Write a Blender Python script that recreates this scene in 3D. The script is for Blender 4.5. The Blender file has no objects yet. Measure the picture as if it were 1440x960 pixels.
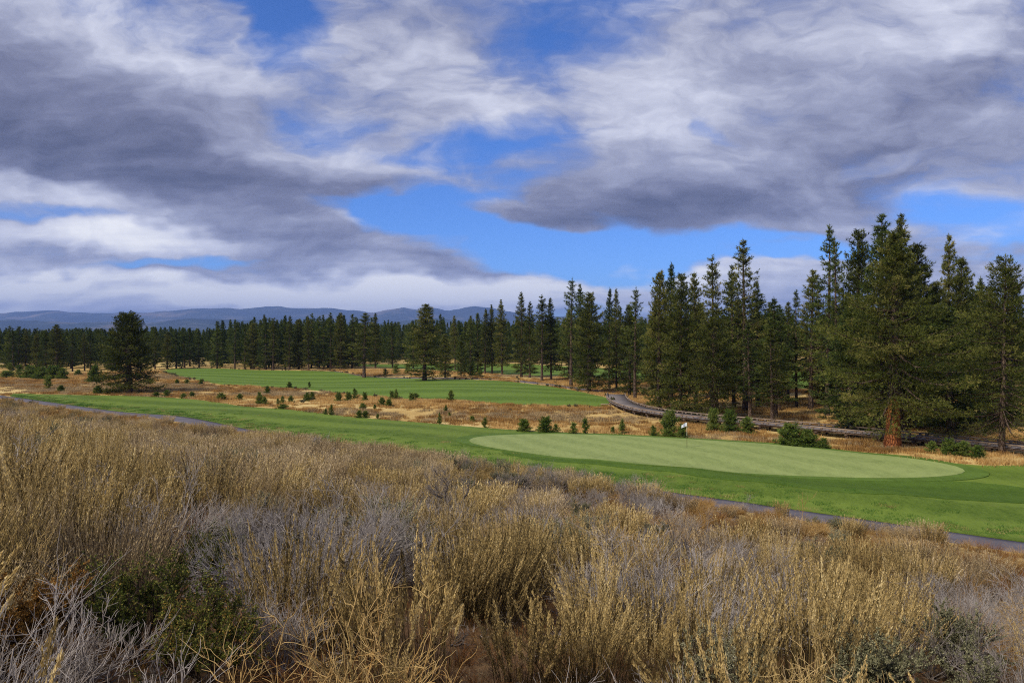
import bpy, math, random
import numpy as np
from mathutils import Vector, geometry as mgeo

C = bpy.context.scene.collection
SC = bpy.context.scene
R = math.radians
rng = np.random.default_rng(7)
random.seed(7)

# ------------------------------------------------------------------ camera
F = 1040.0; CX = 720.0; HZ = 470.0           # focal length in photo pixels, horizon row
cd = bpy.data.cameras.new('camera'); cam = bpy.data.objects.new('camera', cd); C.objects.link(cam)
cd.sensor_width = 36.0; cd.lens = 36.0 * F / 1440.0
cam.location = (0, 0, 0); cam.rotation_euler = (R(90), 0, 0)
cd.shift_y = -(480.0 - HZ) / 1440.0
cd.clip_start = 0.1; cd.clip_end = 60000
SC.camera = cam

# ------------------------------------------------------------------ render / exposure
SC.render.engine = 'CYCLES'
SC.view_settings.view_transform = 'Standard'; SC.view_settings.look = 'None'
SC.view_settings.exposure = 1.65; SC.view_settings.gamma = 1.0
cy = SC.cycles
cy.max_bounces = 5; cy.diffuse_bounces = 2; cy.glossy_bounces = 1; cy.transmission_bounces = 3
cy.transparent_max_bounces = 4; cy.volume_bounces = 0
cy.use_adaptive_sampling = True; cy.adaptive_threshold = 0.008
cy.caustics_reflective = False; cy.caustics_refractive = False
cy.pixel_filter_type = 'BLACKMAN_HARRIS'; cy.filter_width = 1.1; cy.use_denoising = False; cy.denoiser = 'OPENIMAGEDENOISE'; cy.denoising_input_passes = 'RGB_ALBEDO_NORMAL'; cy.denoising_prefilter = 'ACCURATE'

# ------------------------------------------------------------------ sun
SUN_EL, SUN_AZ = 46.0, -128.0                 # azimuth clockwise from +Y (behind, to the left)
sl = bpy.data.lights.new('sun', 'SUN'); sl.energy = 1.5; sl.angle = R(10); sl.color = (1.0, 0.90, 0.74)
so = bpy.data.objects.new('sun', sl); C.objects.link(so)
sd = Vector((math.sin(R(SUN_AZ)) * math.cos(R(SUN_EL)), math.cos(R(SUN_AZ)) * math.cos(R(SUN_EL)), math.sin(R(SUN_EL))))
so.rotation_euler = sd.to_track_quat('Z', 'Y').to_euler()

# ------------------------------------------------------------------ node helpers
class NB:
    def __init__(s, tree): s.t = tree; s.n = tree.nodes; s.l = tree.links
    def new(s, typ, **kw):
        n = s.n.new(typ)
        for k, v in kw.items(): setattr(n, k, v)
        return n
    def put(s, sock, v):
        if isinstance(v, bpy.types.NodeSocket): s.l.new(v, sock)
        elif v is not None:
            if hasattr(sock, 'default_value') and sock.type == 'RGBA' and isinstance(v, (tuple, list)) and len(v) == 3: v = (*v, 1)
            sock.default_value = v
    def m(s, op, a, b=None, c=None, clamp=False):
        n = s.new('ShaderNodeMath', operation=op); n.use_clamp = clamp
        s.put(n.inputs[0], a); s.put(n.inputs[1], b) if b is not None else None
        if c is not None: s.put(n.inputs[2], c)
        return n.outputs[0]
    def vm(s, op, a, b=None, scale=None):
        n = s.new('ShaderNodeVectorMath', operation=op)
        s.put(n.inputs[0], a)
        if b is not None: s.put(n.inputs[1], b)
        if scale is not None: s.put(n.inputs['Scale'], scale)
        return n.outputs[1] if op in ('LENGTH', 'DOT_PRODUCT', 'DISTANCE') else n.outputs[0]
    def comb(s, x, y, z):
        n = s.new('ShaderNodeCombineXYZ'); s.put(n.inputs[0], x); s.put(n.inputs[1], y); s.put(n.inputs[2], z); return n.outputs[0]
    def sep(s, v):
        n = s.new('ShaderNodeSeparateXYZ'); s.put(n.inputs[0], v); return n.outputs
    def noise(s, v, scale, detail=4, rough=.55, dist=0, out=0, lac=2.0):
        n = s.new('ShaderNodeTexNoise'); s.put(n.inputs['Vector'], v); n.inputs['Scale'].default_value = scale
        n.inputs['Detail'].default_value = detail; n.inputs['Roughness'].default_value = rough; n.inputs['Distortion'].default_value = dist
        n.inputs['Lacunarity'].default_value = lac
        return n.outputs[out]
    def ramp(s, f, stops, interp='LINEAR'):
        n = s.new('ShaderNodeValToRGB'); r = n.color_ramp; r.interpolation = interp
        while len(r.elements) < len(stops): r.elements.new(0.5)
        for e, (p, c) in zip(r.elements, stops): e.position = p; e.color = (*c, 1) if len(c) == 3 else c
        s.put(n.inputs[0], f); return n.outputs[0]
    def mix(s, f, a, b):
        n = s.new('ShaderNodeMix', data_type='RGBA'); s.put(n.inputs[0], f); s.put(n.inputs[6], a); s.put(n.inputs[7], b); return n.outputs[2]
    def mapr(s, v, a, b, c=0.0, d=1.0, smooth=False):
        n = s.new('ShaderNodeMapRange'); n.interpolation_type = 'SMOOTHSTEP' if smooth else 'LINEAR'
        s.put(n.inputs[0], v)
        for i, q in enumerate((a, b, c, d)): n.inputs[i + 1].default_value = q
        return n.outputs[0]
    def mapping(s, v, loc=(0, 0, 0), rot=(0, 0, 0), scale=(1, 1, 1), typ='POINT'):
        n = s.new('ShaderNodeMapping', vector_type=typ); s.put(n.inputs[0], v)
        n.inputs[1].default_value = loc; n.inputs[2].default_value = rot; n.inputs[3].default_value = scale
        return n.outputs[0]

def lin(r, g, b):
    f = lambda c: (c / 255 / 12.92) if c / 255 <= .04045 else ((c / 255 + .055) / 1.055) ** 2.4
    return (f(r), f(g), f(b))

# ------------------------------------------------------------------ world: sky with clouds laid out by direction
W = bpy.data.worlds.new('World'); SC.world = W; W.use_nodes = True
nb = NB(W.node_tree); nb.n.clear()
out = nb.new('ShaderNodeOutputWorld')
sky = nb.new('ShaderNodeTexSky', sky_type='NISHITA', sun_disc=False)
sky.sun_elevation = R(SUN_EL); sky.sun_rotation = R(SUN_AZ); sky.altitude = 1800; sky.dust_density = 0.4; sky.ozone_density = 2.5
tc = nb.new('ShaderNodeTexCoord').outputs['Generated']
X, Y, Z = nb.sep(tc)
ym = nb.m('MAXIMUM', Y, 0.12)
U = nb.m('DIVIDE', X, ym); V = nb.m('DIVIDE', Z, ym)
P0 = nb.comb(U, V, 0)
zq = nb.m('ADD', nb.m('MAXIMUM', Z, 0.0), 0.10)
Q = nb.comb(nb.m('DIVIDE', X, zq), nb.m('DIVIDE', Y, zq), 0)
w1 = nb.vm('SUBTRACT', nb.noise(nb.vm('MULTIPLY', P0, (1.0, 2.0, 1)), 4.0, 4, .55, out=1), (.5, .5, .5))
w2 = nb.vm('SUBTRACT', nb.noise(nb.vm('MULTIPLY', P0, (1.0, 2.6, 1)), 13.0, 3, .55, out=1), (.5, .5, .5))
P1 = nb.vm('ADD', nb.vm('ADD', P0, nb.vm('MULTIPLY', w1, (.22, .12, 0))), nb.vm('MULTIPLY', w2, (.035, .016, 0)))
def blobs(lst, base):
    acc = base
    for (px, py, rx, ry, rot, amp) in lst:
        v = nb.mapping(P1, loc=((px - CX) / F, (HZ - py) / F, 0), rot=(0, 0, R(rot)), scale=(rx / F, ry / F, 1), typ='TEXTURE')
        g = nb.new('ShaderNodeTexGradient', gradient_type='SPHERICAL'); nb.put(g.inputs[0], v)
        s = nb.m('SMOOTH_MIN', g.outputs['Fac'], .6, .3)
        acc = nb.m('MULTIPLY_ADD', s, amp, acc)
    return acc
n_big = nb.noise(nb.vm('MULTIPLY', Q, (.55, 1.0, 1)), 1.3, 6, .58, .3)
n_str = nb.noise(nb.mapping(Q, rot=(0, 0, R(12)), scale=(.55, 1.3, 1)), 1.8, 7, .55, .15)
n_img = nb.noise(nb.mapping(P1, rot=(0, 0, R(-10)), scale=(1.0, 1.9, 1)), 5.0, 8, .55, .08)
COV = [  # negative: blue gaps
    (412, 22, 70, 90, 20, -1.5), (790, 60, 210, 110, 25, -1.1), (700, 228, 230, 66, 8, -1.9), (690, 322, 340, 70, -8, -2.2),
    (905, 362, 300, 42, 3, -1.9), (1002, 178, 44, 24, -20, -1.0), (450, 185, 95, 48, -10, -1.0), (1120, 352, 170, 26, 0, -1.5),
    (1395, 318, 150, 50, -12, -1.3), (1270, 352, 200, 30, 0, -.5), (60, 306, 200, 18, -3, -1.5), (250, 363, 190, 13, 2, -1.7),
    (560, 300, 120, 26, -18, -.8), (1340, 290, 90, 20, 0, -.5),
    (100, 200, 500, 200, -12, 1.4), (600, 100, 210, 150, -20, .6), (1100, 130, 560, 200, 12, .9), (950, 270, 330, 100, -4, 1.3), (520, 358, 330, 44, -10, 1.5),
    (750, 304, 150, 28, -12, 2.1), (540, 254, 230, 30, 4, 1.7), (1230, 345, 260, 30, 4, .6), (1270, 385, 420, 40, 0, 1.1), (150, 338, 300, 22, -2, 1.2), (300, 412, 700, 42, 0, 1.1), (850, 395, 330, 30, 2, 1.2), (1400, 410, 400, 40, 0, .5), (110, 278, 220, 26, -8, .6),
    (1130, 372, 90, 10, 3, .9), (1070, 350, 70, 8, 10, .9)]
cov = blobs(COV, .78)
n_bil = nb.noise(nb.mapping(P1, rot=(0, 0, R(8)), scale=(1.0, 2.1, 1)), 14.0, 7, .58, 0)
cov = nb.m('ADD', cov, nb.m('MULTIPLY', nb.m('SUBTRACT', n_bil, .5), 1.1))
cov = nb.m('ADD', cov, nb.m('MULTIPLY', nb.m('SUBTRACT', n_big, .5), 1.3))
cov = nb.m('ADD', cov, nb.m('MULTIPLY', nb.m('SUBTRACT', n_img, .5), 1.7))
cov = nb.m('ADD', cov, nb.m('MULTIPLY', nb.m('SUBTRACT', n_str, .5), .8))
alpha = nb.mapr(cov, -.15, 1.12, 0, 1, True)
SHD = [  # brightness of the clouds
    (70, 170, 420, 130, -10, -.40), (240, 245, 420, 90, -12, -.27), (560, 262, 200, 16, 4, -.2), (400, 280, 200, 40, -10, -.15), (420, 350, 230, 36, -8, -.06), (480, 315, 160, 14, 4, .25), (600, 378, 200, 22, -4, -.2),
    (905, 300, 250, 72, 4, -.30), (1080, 265, 330, 80, 6, -.27), (1340, 215, 220, 60, 5, -.22), (740, 306, 110, 24, -10, -.28), (1250, 170, 260, 60, 20, -.15), (1000, 100, 220, 50, 10, -.1),
    (1330, 120, 200, 50, 35, -.12), (700, 260, 200, 20, -10, -.1), (840, 215, 160, 40, 0, -.12),
    (230, 50, 320, 70, -14, .26), (600, 110, 200, 120, -30, .16), (1180, 40, 420, 100, 18, .26), (900, 160, 260, 60, 0, .2), (940, 245, 150, 34, -8, .24), (1240, 224, 90, 22, 10, .42),
    (90, 280, 230, 28, -8, .45), (160, 336, 270, 24, -2, .65), (1250, 390, 400, 30, 0, .4), (100, 428, 900, 22, 0, .45), (100, 384, 300, 14, -2, .3), (620, 335, 100, 10, -8, .2), (480, 310, 120, 14, -6, .3), (120, 398, 420, 30, -3, .75), (560, 402, 320, 24, 0, .7), (700, 418, 500, 24, 0, .6), (850, 390, 300, 18, 2, .6),
    (530, 374, 90, 10, 0, .3), (1100, 370, 90, 10, 0, .4), (1420, 325, 100, 22, 12, .35), (470, 225, 220, 26, -8, .15), (600, 240, 160, 18, -8, .15)]
shd = blobs(SHD, .46)
shd = nb.m('ADD', shd, nb.m('MULTIPLY', nb.m('SUBTRACT', n_str, .5), .5))
shd = nb.m('ADD', shd, nb.m('MULTIPLY', nb.m('SUBTRACT', n_img, .5), .85))
shd = nb.m('ADD', shd, nb.m('MULTIPLY', nb.m('SUBTRACT', n_bil, .5), .5))
ccol = nb.ramp(shd, [(0.0, lin(88, 91, 112)), (.22, lin(118, 121, 144)), (.45, lin(156, 160, 182)), (.72, lin(208, 211, 226)), (1.0, lin(252, 252, 252))])
b1 = nb.new('ShaderNodeBackground'); b2 = nb.new('ShaderNodeBackground')
skyc = nb.vm('MULTIPLY', sky.outputs[0], (.42, .72, 1.25))
nb.put(b1.inputs[0], skyc); b1.inputs[1].default_value = 0.041
nb.put(b2.inputs[0], ccol); b2.inputs[1].default_value = 0.36
mx = nb.new('ShaderNodeMixShader'); nb.put(mx.inputs[0], nb.m('MULTIPLY', alpha, .97)); nb.l.new(b1.outputs[0], mx.inputs[1]); nb.l.new(b2.outputs[0], mx.inputs[2])
nb.l.new(mx.outputs[0], out.inputs[0])
W.cycles.sampling_method = 'MANUAL'; W.cycles.sample_map_resolution = 512

# ------------------------------------------------------------------ tagging helpers
def tag(o, label=None, cat=None, group=None, kind=None):
    if label: o['label'] = label
    if cat: o['category'] = cat
    if group: o['group'] = group
    if kind: o['kind'] = kind
    return o
def link(name, me, parent=None, loc=(0, 0, 0), rot=(0, 0, 0), sc=(1, 1, 1)):
    o = bpy.data.objects.new(name, me); C.objects.link(o); o.parent = parent
    o.location = loc; o.rotation_euler = rot; o.scale = sc
    return o
class MB:
    """collects vertices, faces and a per-vertex tint, and builds one mesh"""
    def __init__(s): s.V = []; s.F = []; s.T = []; s.M = []; s.n = 0
    def add(s, V, F, tint=.5, mat=0):
        V = np.asarray(V, float).reshape(-1, 3); F = np.asarray(F, int)
        s.V.append(V); s.F.append(F + s.n); s.n += len(V)
        s.T.append(np.broadcast_to(np.asarray(tint, float).reshape(-1), (len(V),)) if np.ndim(tint) else np.full(len(V), tint))
        s.M.append(np.full(len(F), mat))
    def box(s, c, dx, dy, dz, ax=(1, 0), tint=.5, mat=0):
        ax = np.array([ax[0], ax[1], 0.0]); ax /= np.linalg.norm(ax); ay = np.array([-ax[1], ax[0], 0]); az = np.array([0, 0, 1.0])
        V = [np.array(c) + ax * dx * i + ay * dy * j + az * dz * k for i in (-.5, .5) for j in (-.5, .5) for k in (-.5, .5)]
        s.add(V, [(0, 1, 3, 2), (4, 6, 7, 5), (0, 4, 5, 1), (2, 3, 7, 6), (0, 2, 6, 4), (1, 5, 7, 3)], tint, mat)
    def mesh(s, name, mats, smooth=False):
        me = bpy.data.meshes.new(name)
        V = np.concatenate(s.V)
        me.vertices.add(len(V)); me.vertices.foreach_set('co', V.astype(np.float32).ravel())
        tot = [np.full(len(f), f.shape[1]) for f in s.F]; idx = np.concatenate([f.ravel() for f in s.F]); tot = np.concatenate(tot)
        me.loops.add(len(idx)); me.loops.foreach_set('vertex_index', idx.astype(np.int32))
        me.polygons.add(len(tot)); st = np.concatenate([[0], np.cumsum(tot)[:-1]])
        me.polygons.foreach_set('loop_start', st.astype(np.int32))
        me.polygons.foreach_set('material_index', np.concatenate(s.M).astype(np.int32))
        if smooth: me.polygons.foreach_set('use_smooth', np.ones(len(tot), bool))
        me.update(calc_edges=True)
        a = me.attributes.new('tint', 'FLOAT', 'POINT'); a.data.foreach_set('value', np.concatenate(s.T).astype(np.float32))
        for m in (mats if isinstance(mats, (list, tuple)) else [mats]): me.materials.append(m)
        return me
def nrm(v): return v / np.maximum(np.linalg.norm(v, axis=-1, keepdims=True), 1e-9)
def add_tubes(mb, P, Rd, k=3, tint=.5, mat=0):
    """P (N,S,3) paths, Rd (N,S) radii"""
    P = np.asarray(P, float); N, S, _ = P.shape
    T = nrm(np.gradient(P, axis=1)); ref = np.array([.31, .87, .22]) if k == 3 else np.array([.02, .99, .05])
    A = nrm(np.cross(T, ref)); B = np.cross(T, A)
    th = np.arange(k) * 2 * np.pi / k
    V = P[:, :, None, :] + Rd[:, :, None, None] * (np.cos(th)[None, None, :, None] * A[:, :, None, :] + np.sin(th)[None, None, :, None] * B[:, :, None, :])
    base = (np.arange(N) * S * k)[:, None, None] + (np.arange(S - 1) * k)[None, :, None]
    j = np.arange(k)[None, None, :]; j2 = (j + 1) % k
    Fq = np.stack([base + j, base + j2, base + k + j2, base + k + j], -1).reshape(-1, 4)
    t = tint
    if np.ndim(tint) == 1: t = np.repeat(tint, S * k)
    elif np.ndim(tint) == 2: t = np.repeat(tint.reshape(-1), k)
    mb.add(V, Fq, t, mat)
def add_spikes(mb, Cn, D, L, Wd, K, rg, spread=.8, up=.2, tint=.5, mat=0, leaf=False):
    """K slim faces radiating from each centre Cn about the direction D"""
    N = len(Cn)
    d = nrm(D[:, None, :] + rg.normal(0, spread, (N, K, 3)) + np.array([0, 0, up]))
    side = nrm(np.cross(d, rg.normal(0, 1, (N, K, 3))))
    l = (np.broadcast_to(L, (N,))[:, None] * rg.uniform(.65, 1.2, (N, K)))[..., None]; w = (np.broadcast_to(Wd, (N,))[:, None] * rg.uniform(.7, 1.3, (N, K)))[..., None]
    c = Cn[:, None, :]
    if leaf:
        V = np.stack([c + 0 * d, c + d * l * .5 + side * w * .5, c + d * l, c + d * l * .5 - side * w * .5], 2).reshape(-1, 3)
        Fq = np.arange(N * K * 4).reshape(-1, 4); rep = K * 4
    else:
        V = np.stack([c - side * w * .5, c + side * w * .5, c + d * l], 2).reshape(-1, 3)
        Fq = np.arange(N * K * 3).reshape(-1, 3); rep = K * 3
    t = np.repeat(tint, rep) if np.ndim(tint) == 1 else tint
    mb.add(V, Fq, t, mat)

# ------------------------------------------------------------------ materials
def mat_new(name):
    m = bpy.data.materials.new(name); m.use_nodes = True; nb = NB(m.node_tree); nb.n.clear()
    return m, nb, nb.new('ShaderNodeOutputMaterial')
def foliage(name, stops, trans=.3, rnd=.25, rough=.85):
    """plant matter: colour from the per-vertex tint and a little variation from plant to plant"""
    m, nb, o = mat_new(name)
    at = nb.new('ShaderNodeAttribute', attribute_name='tint').outputs['Fac']
    oi = nb.new('ShaderNodeObjectInfo').outputs['Random']
    f = nb.m('ADD', at, nb.m('MULTIPLY', nb.m('SUBTRACT', oi, .5), rnd), clamp=True)
    col = nb.ramp(f, stops)
    d = nb.new('ShaderNodeBsdfDiffuse'); nb.put(d.inputs[0], col); last = d.outputs[0]
    if trans:
        t = nb.new('ShaderNodeBsdfTranslucent'); nb.put(t.inputs[0], col)
        mx = nb.new('ShaderNodeMixShader'); mx.inputs[0].default_value = trans
        nb.l.new(d.outputs[0], mx.inputs[1]); nb.l.new(t.outputs[0], mx.inputs[2]); last = mx.outputs[0]
    nb.l.new(last, o.inputs[0]); return m
def surf(name, build, rough=.9, spec=.15, bump=None):
    m, nb, o = mat_new(name)
    geo = nb.new('ShaderNodeNewGeometry').outputs['Position']
    p = nb.new('ShaderNodeBsdfPrincipled'); p.inputs['Roughness'].default_value = rough; p.inputs['Specular IOR Level'].default_value = spec
    r = build(nb, geo); col, hgt = r if isinstance(r, tuple) else (r, None)
    nb.put(p.inputs['Base Color'], col)
    if hgt is not None:
        b = nb.new('ShaderNodeBump'); b.inputs['Strength'].default_value = 1; b.inputs['Distance'].default_value = bump or .03
        nb.put(b.inputs['Height'], hgt); nb.l.new(b.outputs[0], p.inputs['Normal'])
    nb.l.new(p.outputs[0], o.inputs[0]); return m

NX, NY = .619, .785
def s_coord(nb, g): return nb.vm('DOT_PRODUCT', g, (NX, NY, 0))

def b_ground(nb, g):
    s = s_coord(nb, g)
    f2 = nb.vm('MULTIPLY', g, (1, 1, 0))
    big = nb.noise(nb.vm('MULTIPLY', f2, (1, .5, 1)), .05, 5, .6, .4)
    mid = nb.noise(f2, .45, 6, .65, .3)
    fine = nb.noise(nb.vm('MULTIPLY', f2, (1, .35, 1)), 5.0, 5, .7)
    # dry meadow, straw to rusty orange, with grey brush stains
    v = nb.m('ADD', nb.m('MULTIPLY', big, .55), nb.m('ADD', nb.m('MULTIPLY', mid, .35), nb.m('MULTIPLY', fine, .35)))
    mead = nb.ramp(v, [(.38, (.25, .16, .065)), (.50, (.36, .235, .085)), (.62, (.46, .32, .12)), (.74, (.58, .46, .21))])
    gr = nb.mapr(nb.noise(f2, .12, 5, .65, .5), .60, .70, 0, .2, True)
    mead = nb.mix(gr, mead, (.13, .12, .075))
    # slope below the brush: rusty litter and bare soil
    soil = nb.ramp(nb.m('ADD', nb.m('MULTIPLY', mid, .5), nb.m('MULTIPLY', fine, .5)), [(.35, (.05, .030, .018)), (.5, (.125, .072, .036)), (.65, (.24, .15, .07))])
    col = nb.mix(nb.mapr(s, 33, 40, 0, 1, True), soil, mead)
    # far away: forest floor and darker woodland tone
    far = nb.vm('LENGTH', g)
    col = nb.mix(nb.mapr(far, 330, 480, 0, .9, True), col, (.035, .05, .022))
    return col, nb.m('ADD', nb.m('MULTIPLY', mid, 2.0), fine)
M_ground = surf('dry_ground', b_ground, .95, .05, .06)

def b_turf(stripew, ang, amp, base, alt, worn=None):
    def f(nb, g):
        g2 = nb.vm('MULTIPLY', g, (1, 1, 0))
        wv = nb.noise(g2, .03, 3, .5, out=1)
        gw = nb.vm('ADD', g2, nb.vm('MULTIPLY', nb.vm('SUBTRACT', wv, (.5, .5, .5)), (9, 9, 0)))
        d = nb.vm('DOT_PRODUCT', gw, (math.cos(ang), math.sin(ang), 0))
        st = nb.m('SINE', nb.m('MULTIPLY', d, math.pi / stripew))
        st = nb.mapr(nb.m('ADD', st, nb.m('MULTIPLY', nb.m('SUBTRACT', nb.noise(g2, .25, 4, .6), .5), 2.4)), -.8, .8, 0, 1, True)
        n1 = nb.noise(g2, .09, 5, .6); n2 = nb.noise(nb.vm('MULTIPLY', g2, (1, .4, 1)), 2.2, 5, .7); n3 = nb.noise(nb.vm('MULTIPLY', g2, (1, .3, 1)), 14, 3, .7)
        col = nb.mix(nb.m('MULTIPLY', st, amp), base, alt)
        col = nb.mix(nb.mapr(n1, .45, .70, 0, .35, True), col, alt)
        k = nb.m('ADD', nb.m('MULTIPLY', n2, .8), nb.m('MULTIPLY', n3, .7))
        col = nb.mix(nb.mapr(k, .6, 1.0, 0, .5), col, tuple(c * 1.4 for c in alt))
        col = nb.mix(nb.mapr(k, .70, .40, 0, .4), col, tuple(c * .7 for c in base))
        if worn: col = nb.mix(nb.mapr(nb.noise(g2, .35, 5, .7, .3), .56, .74, 0, .55, True), col, worn)
        return col, k
    return f
M_fair = surf('fairway_turf', b_turf(3.1, math.atan2(NY, NX) + .13, .75, (.054, .094, .011), (.122, .176, .027), (.15, .16, .045)), .85, .12, .03)
M_fair2 = surf('far_fairway_turf', b_turf(5.0, math.atan2(.97, .2), .75, (.058, .105, .012), (.115, .180, .028), (.14, .16, .04)), .85, .12, .03)
M_collar = surf('collar_turf', b_turf(1.4, math.atan2(NY, NX) + .2, .5, (.055, .098, .014), (.090, .150, .026)), .85, .12, .02)
M_green = surf('green_turf', b_turf(1.5, math.atan2(.55, .85), .6, (.160, .208, .066), (.225, .275, .096)), .8, .12, .004)
def b_asph(nb, g):
    n = nb.noise(g, 40, 4, .8); b = nb.noise(g, .8, 4, .6)
    c = nb.ramp(nb.m('ADD', nb.m('MULTIPLY', n, .5), nb.m('MULTIPLY', b, .5)), [(.35, (.075, .070, .085)), (.65, (.145, .137, .160))])
    return c, n
M_asph = surf('cart_path_asphalt', b_asph, .9, .2, .004)
def b_wood(dark, light, sc=(1, 1, 1)):
    def f(nb, g):
        at = nb.new('ShaderNodeAttribute', attribute_name='tint').outputs['Fac']
        n = nb.noise(nb.vm('MULTIPLY', g, sc), 3, 6, .7); n2 = nb.noise(g, .4, 3, .5)
        v = nb.m('ADD', nb.m('MULTIPLY', n, .5), nb.m('ADD', nb.m('MULTIPLY', at, .35), nb.m('MULTIPLY', n2, .2)))
        return nb.ramp(v, [(.3, dark), (.75, light)]), n
    return f
M_deck = surf('weathered_deck_planks', b_wood((.11, .098, .10), (.25, .225, .225)), .85, .15, .01)
M_rail = surf('grey_kerb_timber', b_wood((.16, .115, .085), (.34, .27, .21)), .85, .15, .01)
M_beam = surf('dark_support_timber', b_wood((.06, .042, .032), (.19, .14, .105)), .9, .1, .01)
def b_bark(cols):
    def f(nb, g):
        tco = nb.new('ShaderNodeTexCoord').outputs['Object']
        v = nb.new('ShaderNodeTexVoronoi', feature='DISTANCE_TO_EDGE'); v.inputs['Scale'].default_value = 3.2
        nb.put(v.inputs['Vector'], nb.vm('MULTIPLY', nb.vm('ADD', tco, nb.vm('MULTIPLY', nb.noise(tco, 3, 3, out=1), (.25, .25, .25))), (2.2, 2.2, .7)))
        n = nb.noise(nb.vm('MULTIPLY', tco, (5, 5, 1)), 2, 5, .7)
        k = nb.m('ADD', nb.m('MULTIPLY', nb.mapr(v.outputs[0], 0, .22), .55), nb.m('MULTIPLY', n, .45))
        return nb.ramp(k, [(.15, cols[0]), (.5, cols[1]), (.8, cols[2])]), k
    return f
M_bark = surf('grey_brown_bark', b_bark([(.025, .018, .013), (.085, .058, .042), (.17, .125, .095)]), .95, .05, .06)
M_barkred = surf('red_plated_bark', b_bark([(.045, .015, .008), (.23, .075, .028), (.40, .155, .06)]), .95, .05, .08)
M_needle = foliage('pine_needles', [(0, (.020, .030, .010)), (.4, (.086, .104, .025)), (.75, (.180, .190, .046)), (1, (.29, .26, .08))], .25, .35)
M_needle2 = foliage('dark_pine_needles', [(0, (.018, .034, .014)), (.4, (.070, .100, .026)), (.75, (.135, .168, .042)), (1, (.21, .225, .06))], .25, .35)
M_young = foliage('young_pine_needles', [(0, (.04, .08, .015)), (.5, (.13, .19, .038)), (1, (.27, .30, .08))], .3, .3)
M_plume = foliage('tan_seed_plumes', [(0, (.035, .022, .012)), (.3, (.13, .098, .044)), (.6, (.49, .355, .14)), (.85, (.70, .54, .245)), (1, (.80, .66, .35))], .3, .30)
M_grey = foliage('pale_grey_straw', [(0, (.04, .03, .025)), (.3, (.18, .13, .075)), (.6, (.50, .38, .21)), (.85, (.68, .54, .32)), (1, (.78, .65, .42))], .3, .30)
M_gold = foliage('golden_dry_stems', [(0, (.07, .036, .013)), (.35, (.30, .165, .055)), (.65, (.55, .35, .13)), (1, (.72, .54, .25))], .3, .30)
M_rust = foliage('rusty_dry_grass', [(0, (.04, .018, .010)), (.35, (.19, .085, .032)), (.7, (.42, .205, .072)), (1, (.56, .33, .14))], .3, .30)
M_sage = foliage('sage_leaves', [(0, (.04, .042, .024)), (.4, (.19, .19, .105)), (.7, (.33, .32, .19)), (1, (.50, .47, .31))], .2, .30)
M_leaf = foliage('small_green_leaves', [(0, (.03, .042, .012)), (.45, (.10, .125, .028)), (.72, (.20, .21, .05)), (.9, (.34, .27, .07)), (1, (.42, .24, .06))], .3, .12)
M_oleaf = foliage('orange_brown_leaves', [(0, (.030, .026, .012)), (.4, (.11, .07, .025)), (.7, (.24, .13, .035)), (1, (.40, .20, .05))], .3, .12)
M_twig = foliage('grey_dead_twigs', [(0, (.04, .032, .026)), (.4, (.125, .105, .092)), (.7, (.25, .22, .20)), (1, (.46, .42, .39))], 0, .3)
M_stem = foliage('brown_woody_stems', [(0, (.018, .013, .010)), (.5, (.055, .040, .032)), (1, (.13, .10, .085))], 0, .3)
M_lush = foliage('fresh_green_shoots', [(0, (.02, .05, .01)), (.5, (.07, .17, .03)), (1, (.16, .30, .07))], .3, .2)
def flat(name, c, rough=.6): return surf(name, lambda nb, g: nb.mix(nb.noise(g, 6, 3), c, tuple(x * .8 for x in c)), rough, .3)

# ------------------------------------------------------------------ terrain
def sstep(a, b, x):
    t = np.clip((x - a) / (b - a), 0, 1); return t * t * (3 - 2 * t)
RIDGE = None
def h(x, y):
    x = np.asarray(x, float); y = np.asarray(y, float)
    s = NX * x + NY * y; t = NY * x - NX * y
    u = np.clip(1 - s / 40.5, 0, 1.6)
    z = -10 + 8.3 * u ** 1.3
    z = z + np.where(s < 40, .16 * np.sin(x * .55 + 1.3 * np.sin(y * .21)) * np.sin(y * .47 + .8) * np.clip(s / 12, 0, 1) * np.clip((40 - s) / 10, 0, 1), 0)
    z = z + .55 * np.exp(-((s - 35) / 4.2) ** 2) * sstep(-74, -58, t) * (1 - sstep(-16, -8, t)) + .34 * np.exp(-((s - 36) / 3.6) ** 2) * sstep(-16, -8, t) * (1 - sstep(20, 40, t))
    out_ = sstep(46, 80, s)
    d = np.hypot(x, y)
    z = z + out_ * (.35 * np.sin(x * .045 + .7) * np.sin(y * .052) + .22 * np.sin(x * .11 + y * .05 + 2))* (1 - sstep(500, 900, d))
    # fairway swell, ridge in front of the green, raised green back
    z = z + .55 * np.exp(-(((s - 53.5 + .05 * (t + 0)) / 2.6) ** 2)) * sstep(-34, -14, t) if False else z
    for (ax, ay, bx, by, hh, w) in RID:
        vx, vy = bx - ax, by - ay; L2 = vx * vx + vy * vy
        q = np.clip(((x - ax) * vx + (y - ay) * vy) / L2, 0, 1)
        dd = np.hypot(x - ax - q * vx, y - ay - q * vy)
        z = z + hh * np.exp(-(dd / w) ** 2)
    return z
RID = []
def flatpt(px, py, z=-10.0):
    d = -z * F / (py - HZ); return ((px - CX) / F * d, d)
rp = [flatpt(840, 655), flatpt(960, 668), flatpt(1080, 688), flatpt(1240, 706), flatpt(1460, 722)]
for a, b in zip(rp[:-1], rp[1:]): RID.append((*a, *b, .26, 2.8))
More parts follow.
